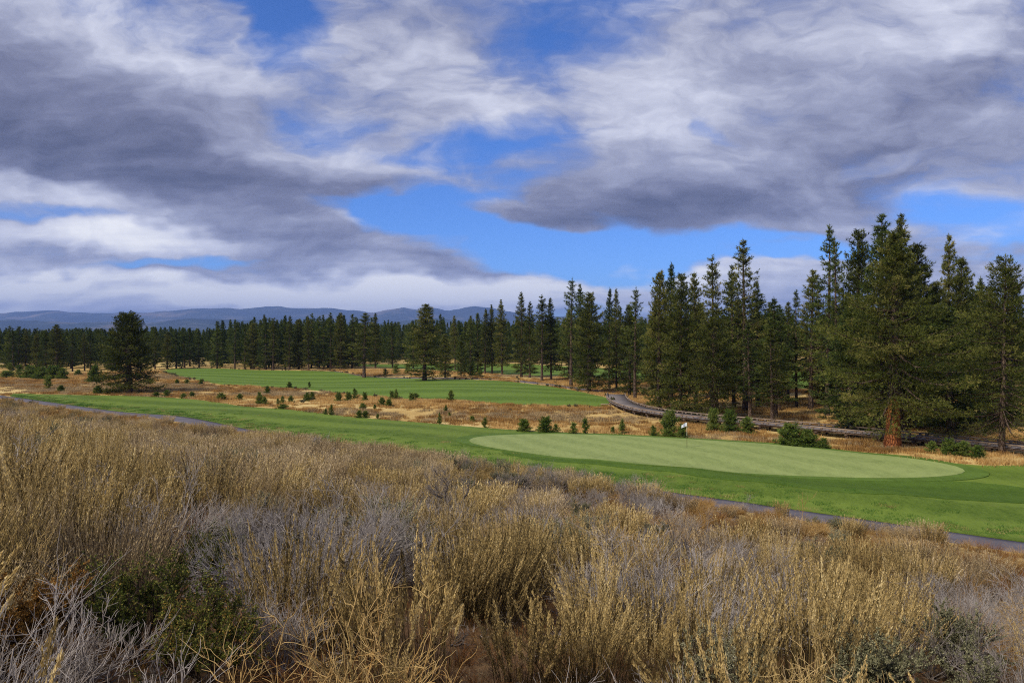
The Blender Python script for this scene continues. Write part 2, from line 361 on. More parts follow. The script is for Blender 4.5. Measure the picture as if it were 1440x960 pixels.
for (a, b, hh, w) in [(flatpt(960, 659), flatpt(1400, 690), -.22, 3.0), (flatpt(640, 628), flatpt(560, 612), .35, 7), (flatpt(300, 590), flatpt(420, 585), .6, 12),
                      (flatpt(300, 536), flatpt(850, 566), .5, 9), (flatpt(560, 574), flatpt(620, 572), .5, 9), (flatpt(1330, 650), flatpt(1420, 656), .5, 4)]:
    RID.append((*a, *b, hh, w))
def at(px, py, z0=None):
    """point of the terrain seen at a photo pixel"""
    m = (HZ - py) / F; k = (px - CX) / F
    ds = np.geomspace(2, 2500, 6000)
    f = m * ds - h(k * ds, ds)
    i = int(np.argmax(f < 0))
    if f[i] >= 0: i = len(ds) - 1
    d = ds[i]; return np.array([k * d, d, float(h(k * d, d))])

# ground sheet: one polar sheet round the camera, out to the horizon
az = np.concatenate([np.linspace(-180, -46, 60)[:-1], np.linspace(-46, 46, 300), np.linspace(46, 180, 60)[1:-1]])
rr = np.concatenate([[.02], np.geomspace(.6, 12, 60), np.geomspace(12, 300, 360)[1:], np.geomspace(300, 22000, 60)[1:]])
A, RR = np.meshgrid(np.radians(az), rr)
gx = np.sin(A) * RR; gy = np.cos(A) * RR
gz = h(gx, gy)
gz = np.where(RR > 400, gz - (RR - 400) * .006 * sstep(400, 3000, RR) , gz)
gz = np.maximum(gz, -90)
near = np.clip(1 - RR / 60, 0, 1)
gz = gz + near * .05 * np.sin(gx * 5.1 + gy * 1.7) * np.sin(gy * 4.3 - gx * 2.2)
nr, na = A.shape
I = np.arange(nr - 1)[:, None] * na + np.arange(na)[None, :]; J = np.arange(nr - 1)[:, None] * na + (np.arange(na)[None, :] + 1) % na
Fq = np.stack([I, J, J + na, I + na], -1).reshape(-1, 4)
mb = MB(); mb.add(np.stack([gx, gy, gz], -1).reshape(-1, 3), Fq[:, ::-1])
tag(link('ground', mb.mesh('ground', M_ground, True)), kind='structure')

def chaikin(p, n=2, closed=True):
    p = np.asarray(p, float)
    for _ in range(n):
        q = np.roll(p, -1, 0) if closed else p[1:]; a = p if closed else p[:-1]
        r = np.empty((2 * len(a), p.shape[1])); r[0::2] = .75 * a + .25 * q; r[1::2] = .25 * a + .75 * q
        if not closed: r = np.vstack([p[:1], r, p[-1:]])
        p = r
    return p
def resample(p, step, closed=True):
    q = np.vstack([p, p[:1]]) if closed else p
    seg = np.hypot(*(q[1:, :2] - q[:-1, :2]).T); cu = np.concatenate([[0], np.cumsum(seg)]); n = max(4, int(cu[-1] / step))
    tt = np.linspace(0, cu[-1], n + 1)[: n if closed else n + 1]
    return np.stack([np.interp(tt, cu, q[:, i]) for i in range(q.shape[1])], 1)
def inside(poly, x, y):
    x = np.asarray(x, float); y = np.asarray(y, float); c = np.zeros(x.shape, bool); n = len(poly)
    for i in range(n):
        x1, y1 = poly[i][:2]; x2, y2 = poly[(i + 1) % n][:2]
        c ^= ((y1 > y) != (y2 > y)) & (x < (x2 - x1) * (y - y1) / (y2 - y1 + 1e-12) + x1)
    return c
def sheet(name, poly, off, mat, step=1.5, rag=0.0):
    b = resample(chaikin(poly), step * .6)
    if rag: b = b + rng.normal(0, rag, b.shape)
    x0, y0 = b.min(0); x1, y1 = b.max(0)
    X_, Y_ = np.meshgrid(np.arange(x0, x1, step), np.arange(y0, y1, step)); X_ = X_.ravel() + rng.uniform(-.2, .2, X_.size) * step; Y_ = Y_.ravel()
    k = inside(b, X_, Y_); ip = np.stack([X_[k], Y_[k]], 1)
    pts = [Vector(p) for p in np.vstack([b, ip])]; nb_ = len(b)
    v, e, f, *_ = mgeo.delaunay_2d_cdt(pts, [], [list(range(nb_))], 1, 1e-5)
    v = np.array([(p[0], p[1]) for p in v]); z = h(v[:, 0], v[:, 1]) + off
    mb = MB(); V = np.column_stack([v, z])
    f = np.array([q if (v[q[1]][0] - v[q[0]][0]) * (v[q[2]][1] - v[q[0]][1]) - (v[q[1]][1] - v[q[0]][1]) * (v[q[2]][0] - v[q[0]][0]) > 0 else q[::-1] for q in f if len(q) == 3])
    mb.add(V, f)
    zb = h(b[:, 0], b[:, 1]); n = nb_; i = np.arange(n); j = (i + 1) % n
    mb.add(np.vstack([np.column_stack([b, zb + off]), np.column_stack([b, zb - .1])]), np.stack([i, j, j + n, i + n], 1))
    tag(link(name, mb.mesh(name, mat, True)), kind='structure')
    return b
P = lambda lst: np.array([at(*q)[:2] for q in lst])
# near fairway and approach, bounded on this side by the cart path
far_edge = P([(12, 553), (60, 555), (130, 556), (210, 557.5), (300, 564), (350, 573), (420, 578), (480, 586), (560, 592), (620, 597), (680, 602), (735, 606), (820, 609.5), (900, 612.5), (1000, 618), (1100, 624),
              (1170, 631), (1240, 640), (1320, 650), (1385, 657), (1460, 655), (1600, 655), (2000, 665), (2300, 680)])
sdir = np.array([NY, -NX]); nvec = np.array([NX, NY])
near_edge = np.array([nvec * (43.17 + .35 * math.sin(t * .04)) + sdir * t for t in np.linspace(40, -137, 60)])
# plan coordinate t of a point is (NY*x - NX*y); the path bends a little toward the fairway
fair1 = np.vstack([far_edge, near_edge])
FAIR1 = sheet('fairway', fair1, .07, M_fair, .95)
fair2 = P([(216, 520), (300, 517.5), (360, 520.5), (440, 521.5), (480, 523), (512, 531), (600, 533), (700, 535), (738, 539), (790, 546), (832, 554), (856, 560), (857, 570), (845, 572), (760, 570), (680, 566.5), (590, 562), (500, 556), (440, 548), (360, 543.5), (300, 540), (262, 532.5)])
FAIR2 = sheet('far_fairway', fair2, .06, M_fair2, 2.2)
fair3 = P([(478, 513.5), (560, 511.5), (700, 511), (860, 518), (1000, 522), (1170, 521), (1190, 546), (1090, 548), (980, 540), (860, 533), (720, 527), (640, 521), (560, 518.5)])
FAIR3 = sheet('distant_fairway', fair3, .06, M_fair2, 4)
gpx = [(657, 620), (680, 614.5), (740, 611.5), (820, 612), (900, 615.5), (1000, 621), (1100, 627.5), (1200, 638), (1290, 648.5), (1345, 657.5), (1361, 665), (1345, 671), (1290, 674.5), (1200, 674.5), (1100, 670.5), (1000, 663), (905, 655), (820, 647), (760, 641), (700, 633), (665, 626)]
green = P(gpx); gc = green.mean(0)
coll = gc + (green - gc) * np.array([1.07, 1.10])
M_darkband = surf('greenside_dark_turf', b_turf(2.0, 1.2, .3, (.044, .085, .010), (.080, .135, .020)), .9, .1, .05)
sheet('greenside_dark_band', P([(690, 634), (760, 643), (840, 650), (905, 657), (1000, 664.5), (1100, 672), (1200, 676.5), (1330, 677), (1400, 682), (1470, 690), (1470, 712), (1340, 703), (1240, 698), (1140, 690), (1040, 678), (960, 668), (880, 659), (800, 652), (740, 646)]), .10, M_darkband, 1.0, .05)  # darker turf band laid over the swale in front of the green
sheet('green_collar', coll, .125, M_collar, 1.2)
GREEN = sheet('putting_green', green, .15, M_green, 1.2)
def ribbon(name, c, w, off, mat, step=1.0):
    c = resample(chaikin(c, 3, False), step, False); T = np.gradient(c, axis=0); T /= np.hypot(*T.T)[:, None]; Nn = np.column_stack([-T[:, 1], T[:, 0]])
    cols = [c + Nn * w * k for k in (-.5, -.5, -.25, 0, .25, .5, .5)]
    offs = [-.08, off, off + .01, off + .02, off + .01, off, -.08]
    V = np.stack([np.column_stack([p, h(p[:, 0], p[:, 1]) + o_]) for p, o_ in zip(cols, offs)], 1)
    n = len(c); k = len(cols); I = np.arange(n - 1)[:, None] * k + np.arange(k - 1)[None, :]
    mb = MB(); mb.add(V.reshape(-1, 3), np.stack([I, I + k, I + k + 1, I + 1], -1).reshape(-1, 4)[:, ::-1])
    tag(link(name, mb.mesh(name, mat, False)), kind='structure'); return c
pc = np.array([nvec * (41.95 + .35 * math.sin(t * .04)) + sdir * t for t in np.linspace(45, -150, 60)])
PATH = ribbon('cart_path', pc, 2.4, .02, M_asph)
p2 = P([(462, 522), (492, 527), (515, 531), (560, 531.5), (640, 532), (700, 533.5), (742, 537), (800, 545), (840, 550), (864, 551.5)])
PATH2 = ribbon('far_cart_path', p2, 3.0, .03, M_asph)

# mountains, three overlapping ranges of real relief far away
def vnoise(x, y, seed):
    r = np.random.default_rng(seed); tb = r.random((64, 64)); xi = np.floor(x).astype(int); yi = np.floor(y).astype(int); fx = x - xi; fy = y - yi
    fx = fx * fx * (3 - 2 * fx); fy = fy * fy * (3 - 2 * fy); g = lambda a, b: tb[a % 64, b % 64]
    return (g(xi, yi) * (1 - fx) + g(xi + 1, yi) * fx) * (1 - fy) + (g(xi, yi + 1) * (1 - fx) + g(xi + 1, yi + 1) * fx) * fy
def fbm(x, y, seed, o=5):
    a = 0; w = .5
    for i in range(o): a = a + w * vnoise(x * 2 ** i, y * 2 ** i, seed + i); w *= .5
    return a
def b_mtn(nb, g):
    n = nb.noise(g, .0011, 7, .65, .6); n2 = nb.noise(g, .004, 5, .6)
    v = nb.m('ADD', nb.m('MULTIPLY', n, .7), nb.m('MULTIPLY', n2, .3))
    return nb.ramp(v, [(.40, (.014, .026, .022)), (.52, (.030, .045, .034)), (.60, (.11, .10, .075)), (.72, (.24, .20, .15))])
M_mtn = surf('mountain_slopes', b_mtn, .95, .02)
def mountains(name, dist, depth, ridge, rough, seed):
    """ridge: list of (px, row) of the skyline"""
    px = np.array([q[0] for q in ridge], float); ro = np.array([q[1] for q in ridge], float)
    xs = np.linspace(px[0], px[-1], 420); top = (HZ - np.interp(xs, px, ro)) / F
    nd = 40; dd = np.linspace(-1, 1, nd)
    XX, DD = np.meshgrid(xs, dd); k = (XX - CX) / F
    D = dist + DD * depth; x = k * D; y = D
    H = np.interp(XX, xs, top + 2.5 / F) * dist + 90
    prof = np.where(DD < 0, np.clip(1 + DD, 0, 1) ** .85, np.clip(1 - DD, 0, 1) ** .8)
    nz = fbm(x / dist * 14 + 5, y / dist * 10, seed) - .5; rid = np.abs(fbm(x / dist * 26, y / dist * 9, seed + 9) - .5)
    H = H + 25 * (fbm(XX / 34., XX * 0, seed + 50, 4) - .5) * 2; z = -90 + H * prof * (1 + rough * nz * (1 - prof) * 2.0 - rough * 1.6 * rid * (1 - prof ** 3)) + H * rough * .12 * (fbm(x / dist * 90, y / dist * 30, seed + 20, 4) - .5)
    z = np.where(np.abs(DD) > .97, -100, z)
    I = np.arange(nd - 1)[:, None] * len(xs) + np.arange(len(xs) - 1)[None, :]
    mb = MB(); mb.add(np.stack([x, y, z], -1).reshape(-1, 3), np.stack([I, I + 1, I + 1 + len(xs), I + len(xs)], -1).reshape(-1, 4))
    tag(link(name, mb.mesh(name, M_mtn, True)), kind='structure')
mountains('mountains', 13500, 3000, [(-900, 462), (-600, 452), (-300, 443), (-60, 441), (0, 441), (40, 439), (68, 438), (110, 441), (160, 442), (215, 439.5), (262, 436.5), (300, 434.5), (335, 435), (365, 433), (393, 431), (420, 434.5), (440, 433),
           (480, 436.5), (505, 438.5), (521, 441), (545, 437), (566, 433), (590, 436.5), (612, 434), (628, 438.5), (650, 434), (668, 432), (690, 435), (720, 440), (780, 446), (860, 444), (960, 452), (1100, 449), (1300, 455), (1600, 458), (2100, 462)], .55, 3)
mountains('hills', 8200, 1900, [(-900, 466), (-500, 460), (-200, 452), (0, 451), (90, 455), (180, 456), (240, 452), (300, 449), (380, 451), (470, 452), (540, 457), (600, 449), (650, 452), (720, 458), (900, 460), (1200, 462), (1700, 464), (2100, 467)], .5, 40)

# haze: one box of thin even air round everything
hz = bpy.data.meshes.new('haze')
b = (-19000, -2500, -130, 19000, 18500, 720)
vs = [(x, y, z) for x in (b[0], b[3]) for y in (b[1], b[4]) for z in (b[2], b[5])]
hz.from_pydata(vs, [], [(0, 1, 3, 2), (4, 6, 7, 5), (0, 4, 5, 1), (2, 3, 7, 6), (0, 2, 6, 4), (1, 5, 7, 3)])
m, nbv, o = mat_new('haze_air'); pv = nbv.new('ShaderNodeVolumePrincipled'); pv.inputs['Color'].default_value = (.30, .47, 1.0, 1); pv.inputs['Density'].default_value = 7.0e-5; pv.inputs['Anisotropy'].default_value = 0
nbv.l.new(pv.outputs[0], o.inputs['Volume']); hz.materials.append(m)
tag(link('haze', hz), kind='stuff')

# ------------------------------------------------------------------ boardwalk bridge
def zpt(px, py, z): d = -z * F / (py - HZ); return ((px - CX) / F * d, d)
dk = np.array([zpt(*q, -9.42) for q in [(867, 550.5), (866, 556), (869, 563), (885, 570.5), (915, 577.5), (960, 583.5), (1010, 588.5), (1070, 593.5), (1140, 599.5), (1250, 610), (1440, 627.5), (1560, 639), (1800, 662), (2100, 690)]])
dc = resample(chaikin(dk, 2, False), .2, False)
root = link('boardwalk', None, None, (dc[0][0], dc[0][1], -10)); tag(root, 'long curved timber boardwalk with low kerb rails crossing the dry meadow before the pines', 'boardwalk')
def pch(name, mb, mat, smooth=False):
    o = link(name, mb.mesh(name, mat, smooth), root); o.matrix_parent_inverse = root.matrix_world.inverted(); o.location = (0, 0, 0)
    o.matrix_parent_inverse.identity(); o.location = (-root.location.x, -root.location.y, 10); return o
T = np.gradient(dc, axis=0); T /= np.hypot(*T.T)[:, None]; Nn = np.column_stack([-T[:, 1], T[:, 0]])
def zdeck(i): return -9.42 + .30 * 0 if i > 40 else -9.42 - .42 * (1 - i / 40)
mb = MB(); mr = [MB(), MB()]; mf = [MB(), MB()]; pst = []
wd = 1.5
for i in range(len(dc)):
    p = dc[i]; z = zdeck(i)
    mb.box((p[0], p[1], z - .03 + rng.uniform(-.006, .006)), .185, 2 * wd + rng.uniform(-.04, .05), .05, T[i], rng.uniform(0, 1))
L = 12
for side in (0, 1):
    sg = -1 if side == 0 else 1
    for i in range(8, len(dc) - L, L):
        a = dc[i] + Nn[i] * sg * wd * .93; b_ = dc[i + L] + Nn[i + L] * sg * wd * .93; c = (a + b_) / 2; d = b_ - a; ln = np.hypot(*d); z = (zdeck(i) + zdeck(i + L)) / 2
        tn = rng.uniform(0, 1)
        mr[side].box((c[0], c[1], z + .20 + rng.uniform(-.004, .004)), ln * .985, .14, .11, d, .3 + tn * .4)
        for q in (.12, .5, .88):
            e = a + d * q; mr[side].box((e[0], e[1], z + .072), .22, .11, .14, d, rng.uniform(.2, .6))
        mf[side].box((c[0], c[1], z - .15), ln * 1.0, .07, .18, d, rng.uniform(0, 1))
    for i in range(8, len(dc), 15): pst.append((i, sg))
pch('deck', mb, M_deck)
for k in (0, 1):
    pch('kerb_rail', mr[k], M_rail); pch('edge_beam', mf[k], M_beam)
for i in range(8, len(dc), 15):
    xb = MB(); xb.box((dc[i][0], dc[i][1], zdeck(i) - .33), .2, 2 * wd - .1, .17, T[i], .4); pch('cross_beam', xb, M_beam)
for (i, sg) in pst[:98]:
    p = dc[i] + Nn[i] * sg * wd * .8; m_ = MB(); zt = zdeck(i) - .42; zb = float(h(p[0], p[1])) - .3
    if zt - zb < .05: continue
    m_.box((p[0], p[1], (zt + zb) / 2), .22, .22, zt - zb, T[i], .5); pch('support_post', m_, M_beam)
# little board across the end of the far fairway
bp = at(853, 570); mbb = MB(); mbb.box((bp[0], bp[1], bp[2] + .18), 1.6, .12, .10, (1, .05), .8); mbb.box((bp[0] - .6, bp[1], bp[2] + .05), .1, .1, .25, (1, 0), .3); mbb.box((bp[0] + .6, bp[1], bp[2] + .05), .1, .1, .25, (1, 0), .3)
tag(link('edging_board', mbb.mesh('edging_board', M_rail)), 'short pale timber board on posts at the tip of the far fairway beside the boardwalk', 'timber board')

# ------------------------------------------------------------------ flag
fp = at(966, 632); fz = fp[2] + .15
fr = link('golf_flag', None, None, (fp[0], fp[1], fz)); tag(fr, 'white golf flag hanging on a thin pole standing in the putting green', 'golf flag')
M_pole = flat('pale_pole', (.62, .60, .45), .4); M_poled = flat('dark_pole_base', (.10, .09, .04), .5); M_flag = surf('flag_cloth', lambda nb, g: nb.mix(nb.mapr(nb.new('ShaderNodeAttribute', attribute_name='tint').outputs['Fac'], .4, .6), (.75, .78, .88), (.06, .10, .32)), .7, .2)
mp = MB(); add_tubes(mp, np.array([[(0, 0, 1.05), (0, 0, 1.6), (0, 0, 2.22)]]), np.full((1, 3), .02), 8); link('pole', mp.mesh('pole', M_pole, True), fr)
mp = MB(); add_tubes(mp, np.array([[(0, 0, -.1), (0, 0, .5), (0, 0, 1.05)]]), np.full((1, 3), .021), 8); link('pole_base', mp.mesh('pole_base', M_poled, True), fr)
nu, nv = 15, 13; mf_ = MB(); uu, vv = np.meshgrid(np.linspace(0, 1, nu), np.linspace(0, 1, nv))
fx = -.02 - uu * .44; fzv = 2.20 - vv * .31 * (1 - .15 * uu) - uu ** 1.3 * .24; fyv = .06 * np.sin(uu * 7 + vv * 1.5) * uu
FV = np.stack([fx, fyv, fzv], -1).reshape(-1, 3); I = np.arange(nv - 1)[:, None] * nu + np.arange(nu - 1)[None, :]
FQ = np.stack([I, I + 1, I + 1 + nu, I + nu], -1).reshape(-1, 4)
em = ((np.hypot((uu - .5) / .17, (vv - .5) / .3) < 1) & (np.hypot((uu - .5) / .08, (vv - .45) / .15) > 1)).astype(float).ravel()
mf_.add(FV, FQ, em); mf_.add(FV + np.array([0, .006, 0]), FQ[:, ::-1], em); link('flag', mf_.mesh('flag', M_flag, True), fr)
# ------------------------------------------------------------------ conifers
def conifer(seed, H, Rm, zb, prof, whorl, nbr, tuft, M, bark, dens=1.0, r0=.26, up0=-8, up1=38, irr=.3, tl=.30, twist=.05, K=5, dead=0, tw=.055):
    """returns trunk mesh (with its limbs) and crown mesh, base at the origin"""
    rg = np.random.default_rng(seed)
    mt = MB(); mc = MB()
    S = 14; zz = np.linspace(0, 1, S) ** 1.0 * H
    ph = rg.uniform(0, 6, 4); bend = lambda z: np.stack([twist * H * .12 * np.sin(z / H * 3 + ph[0]) - twist * H * .12 * np.sin(ph[0]), twist * H * .12 * np.sin(z / H * 2.4 + ph[1]) - twist * H * .12 * np.sin(ph[1]), z], -1)
    rad = r0 * (1 - zz / H) ** .75 + .015; rad[0] *= 1.28
    Pt = bend(zz); Pt[0, 2] = -.25
    add_tubes(mt, Pt[None], rad[None], 10, .5)
    z = zb * H; BP = []; BR = []; TC = []; TD = []; TT = []
    sect = rg.uniform(.75, 1.15, 8)
    while z < H * .985:
        u = (z - zb * H) / (H * (1 - zb))
        n = max(3, int(rg.normal(nbr, .8))); a0 = rg.uniform(0, 6.28)
        for b_ in range(n):
            if rg.random() < .10 + (.12 if u < .15 else 0): continue
            a = a0 + b_ * 6.283 / n + rg.normal(0, .28)
            Lb = Rm * prof(u) * rg.uniform(1 - irr * 1.6, 1 + irr) * sect[int((a % 6.283) / 6.284 * 8)]
            if Lb < .15: Lb = .15
            el = R(up0 + (up1 - up0) * u ** 1.1 + rg.normal(0, 7))
            o = bend(np.array(z + rg.normal(0, .12)))
            dr = np.array([math.cos(a) * math.cos(el), math.sin(a) * math.cos(el), math.sin(el)])
            sg_ = np.linspace(0, 1, 5)[:, None]
            sag = -.16 * Lb * (1 - u) * np.sin(sg_ * math.pi * .75) + .12 * Lb * sg_ ** 3
            path = o + dr * Lb * sg_ + np.array([0, 0, 1.0]) * sag
            BP.append(path); BR.append(np.linspace(max(.014, .02 * Lb), .006, 5))
            nt = max(3, int(tuft * Lb * dens * rg.uniform(.7, 1.2)))
            isdead = rg.random() < dead * (1 - u)
            if isdead: nt = int(nt * .15)
            q = rg.uniform(.22 if Lb > 1 else .05, 1.02, nt) ** .8
            pos = np.stack([np.interp(q, sg_[:, 0], path[:, i]) for i in range(3)], 1)
            lat = np.array([-math.sin(a), math.cos(a), 0]); wdt = Lb * .34 * np.sin(np.clip(q, 0, 1) * math.pi * .85 + .25)
            off = rg.uniform(-1, 1, nt)
            pos = pos + lat * (off * wdt)[:, None] + rg.normal(0, .05 + .03 * Lb, (nt, 3)) * np.array([1, 1, .8]) + np.array([0, 0, 1.0]) * (.05 - .05 * np.abs(off) * Lb)[:, None]
            TC.append(pos); TD.append(nrm(dr * .7 + lat * off[:, None] * .9 + np.array([0, 0, .25]))); tb = rg.normal(.48, .17)
            TT.append(np.clip(tb + rg.normal(0, .12, nt), 0, 1))
        z += whorl * (1 - .35 * u) * rg.uniform(.6, 1.35)
    top = bend(np.array(H)); TC.append(np.tile(top, (3, 1)) - np.array([0, 0, 1]) * np.array([[0], [.2], [.4]])); TD.append(np.tile([0, 0, 1.0], (3, 1))); TT.append(np.full(3, .5))
    add_tubes(mt, np.array(BP), np.array(BR), 3, .5, 1 if isinstance(bark, list) else 0)
    add_spikes(mc, np.concatenate(TC), np.concatenate(TD), tl, tw, K, rg, .55, .2, np.concatenate(TT))
    return mt.mesh('trunk', bark, True), mc.mesh('crown', M)
conep = lambda p: (lambda u: (1 - u) ** p)
def roundp(u): return (1 - u) ** .55 * (.62 + .38 * math.sin(min(1, u * 3.2) * math.pi / 2))
def lodgep(u): return (1 - u) ** .72 * (.72 + .28 * math.sin(min(1, u * 2.5) * math.pi / 2))
PROTO = {}
def proto(kind, seed, **kw): PROTO.setdefault(kind, []).append((conifer(seed, **kw), kw['H'], kw['Rm']))
for i in range(5): proto('lodge', 10 + i, H=16, Rm=2.6, zb=.10 + .05 * (i % 3), prof=lodgep, whorl=.40, nbr=6, tuft=19, M=M_needle2 if i % 2 else M_needle, bark=M_bark, r0=.22, dead=.12, up0=-14)
for i in range(3): proto('slim', 30 + i, H=16, Rm=2.0, zb=.22 + .04 * i, prof=lodgep, whorl=.46, nbr=5, tuft=16, M=M_needle2, bark=M_bark, r0=.19, dead=.3, up0=-15, irr=.4)
for i in range(4): proto('dense', 50 + i, H=15, Rm=3.0, zb=.07, prof=roundp, whorl=.38, nbr=7, tuft=20, M=M_needle if i != 1 else M_needle2, bark=M_bark, r0=.27, dead=.04, up0=-10)
for i in range(2): proto('open', 70 + i, H=17, Rm=2.6, zb=.22, prof=conep(.62), whorl=.50, nbr=6, tuft=17, M=M_needle, bark=M_bark, r0=.23, dead=.25, up0=-6, irr=.4)
for i in range(3): proto('far', 90 + i, H=15, Rm=2.5, zb=.08, prof=lodgep, whorl=.55, nbr=6, tuft=11, M=M_needle2, bark=M_bark, r0=.2, K=5, tl=.42, tw=.09)
def place_tree(name, kind, x, y, H, hw, label, group, cat='pine tree', var=None, z=None):
    ps = PROTO[kind]; (mt, mc), H0, R0 = ps[(var if var is not None else rng.integers(len(ps))) % len(ps)]
    z = float(h(x, y)) if z is None else z
    r = link(name, None, None, (x, y, z), (0, 0, rng.uniform(0, 6.28)), (1.22 * hw / R0, 1.22 * hw / R0, H / H0)); tag(r, label, cat, group)
    link('trunk', mt, r); link('crown', mc, r); return r
TREES = []
def tree_px(bx, by, top, hw, kind, label, group='pines standing beyond the greens', var=None, name='pine_tree'):
    p = at(bx, by); H = (HZ - top) / F * p[1] - p[2]
    r = place_tree(name, kind, p[0], p[1], H, hw / F * p[1], label, group, var=var); TREES.append((p[0], p[1])); return r
# big ones with meshes of their own
def own(bx, by, top, hw, label, name='pine_tree', group=None, **kw):
    p = at(bx, by); H = (HZ - top) / F * p[1] - p[2]; Rm = 1.28 * hw / F * p[1]
    mt, mc = conifer(H=H, Rm=Rm, **kw)
    if isinstance(kw['bark'], list):
        for f_ in mt.polygons:
            if f_.center.z > 4.6: f_.material_index = 1      # grey bark higher up
    r = link(name, None, None, tuple(p)); tag(r, label, 'pine tree', group); link('trunk', mt, r); link('crown', mc, r); TREES.append((p[0], p[1])); return r
own(1255, 629, 326, 70, 'huge old pine with thick red plated trunk in front of the boardwalk', seed=201, zb=.22, prof=lambda u: (.08 + .40 * (1 - u) / .45) if u > .55 else (.50 + .50 * min(1, (.62 - u) / .30)) * (.8 + .2 * min(1, u / .15)), whorl=.34, nbr=7, tuft=30, M=M_needle, bark=[M_barkred, M_bark], r0=.62, up0=-14, up1=34, irr=.40, dead=.12, K=6, tl=.27, tw=.045, name='pine_tree')
own(182, 552, 445, 39, 'broad round-topped pine standing alone in the meadow left of the far fairway', seed=202, zb=.10, prof=lambda u: (1 - u) ** .42 * (.95 - .12 * u), whorl=.34, nbr=7, tuft=20, M=M_needle, bark=M_bark, r0=.5, up0=-18, up1=40, irr=.22, K=5, tl=.32, tw=.06, name='pine_tree')
own(1409, 638, 362, 58, 'tall ragged pine at the right edge of the photo, thin trunk before the boardwalk', seed=203, zb=.16, prof=lambda u: (1 - u) ** .6, whorl=.38, nbr=6, tuft=23, M=M_needle, bark=M_bark, r0=.24, up0=-16, irr=.45, dead=.2, K=5, tl=.26, tw=.045, name='pine_tree')
own(1004, 588, 448, 42, 'dark bushy pine with foliage almost to the ground behind the boardwalk', seed=204, zb=.09, prof=roundp, whorl=.36, nbr=6, tuft=18, M=M_needle, bark=M_bark, r0=.3, up0=-14, irr=.3, K=5, tl=.28, tw=.05, name='pine_tree')
G = 'tall pines along the boardwalk'
NEAR = [
 (1271, 606, 304, 36, 'lodge', 'very tall pine whose pointed top rises right above the red-trunk pine'),
 (1395, 600, 405, 30, 'dense', 'pine filling the gap left of the ragged right-edge tree'),
 (1312, 600, 400, 34, 'dense', 'broad pine below and left of the tall narrow spire'),
 (1108, 566, 425, 20, 'lodge', 'low pine left of the thin-trunked one in the dry clearing'),
 (1237, 604, 303, 46, 'lodge', 'very tall pine whose pointed top rises just left of the huge red-trunk pine'),
 (1206, 598, 325, 36, 'dense', 'second peak of the tall trio of pines, lower and left of the red-trunk pine'),
 (1290, 603, 345, 46, 'dense', 'pine pressed behind the right shoulder of the huge red-trunk pine'),
 (1163, 584, 318, 27, 'slim', 'tall slender pine with see-through top left of the red-trunk pine'),
 (1176, 586, 334, 22, 'slim', 'slender pine with a bare trunk just right of the tall see-through one'),
 (1140, 575, 380, 30, 'lodge', 'shorter full pine filling the gap left of the slender pair'),
 (1120, 573, 408, 17, 'slim', 'small thin-trunked pine standing alone in the dry clearing'),
 (1333, 596, 331, 26, 'lodge', 'tall narrow spire-shaped pine right of the red-trunk pine'),
 (1352, 598, 364, 30, 'dense', 'pine with a rounded top touching the narrow spire on its right'),
 (1377, 585, 390, 22, 'lodge', 'low pine top in the notch before the right-hand edge trees'),
 (1337, 612, 432, 50, 'dense', 'wide low pine behind the boardwalk right of the red trunk'),
 (1421, 600, 388, 32, 'dense', 'dense pine behind the ragged tree at the right edge'),
 (1195, 612, 430, 44, 'dense', 'wide drooping pine just left of the red trunk reaching down to the boardwalk'),
 (1048, 577, 338, 32, 'open', 'tall pointed pine with layered boughs above the middle of the boardwalk'),
 (1032, 574, 374, 24, 'lodge', 'pine joined to the left side of the tall pointed pine'),
 (1066, 572, 400, 26, 'lodge', 'lower pine tucked behind the tall pointed pine on its right'),
 (1055, 591, 455, 22, 'slim', 'small dark-trunked young pine by the boardwalk under the pointed pine'),
 (1086, 594, 462, 25, 'open', 'feathery low pine right of the pointed pine beside the boardwalk'),
 (1001, 572, 360, 26, 'open', 'tall pine with sparse silver-grey crown top'),
 (979, 577, 384, 24, 'lodge', 'pine between the pair of peaks and the sparse silver-topped pine'),
 (957, 583, 386, 27, 'dense', 'full pine on two dark trunks close behind the boardwalk'),
 (944, 572, 370, 24, 'lodge', 'tall pine with a fine needle-like peak left of the full double-trunk pine'),
 (927, 578, 383, 27, 'dense', 'full pine whose trunk base stands nearest the boardwalk bend'),
 (893, 562, 404, 18, 'slim', 'slender pine with conical top right of the twin narrow peaks'),
 (885, 557, 430, 18, 'dense', 'short full pine over the start of the boardwalk'),
 (867, 548, 406, 14, 'lodge', 'right one of the twin narrow peaks above the boardwalk start'),
 (857, 546, 405, 14, 'lodge', 'left one of the twin narrow peaks above the boardwalk start'),
 (828, 551, 412, 26, 'dense', 'dark full pine with thick trunk at the right tip of the far fairway'),
 (816, 541, 400, 17, 'lodge', 'pine with a narrow peak behind the dark full pine at the fairway tip'),
 (803, 543, 391, 19, 'slim', 'tallest pine behind the far fairway with a long bare pale trunk'),
 (775, 535, 420, 15, 'lodge', 'modest pine left of the tallest long-trunked pine'),
 (762, 536, 415, 17, 'open', 'pine with open boughs and twin pale stems behind the far fairway'),
 (745, 531, 424, 14, 'lodge', 'pine leaning close to the pointed one at the fairway bend'),
 (733, 530, 411, 16, 'lodge', 'pointed pine rising over its neighbours at the middle of the treeline'),
]
for t in NEAR: tree_px(*t, group=G)
G = 'pines behind the far fairway'
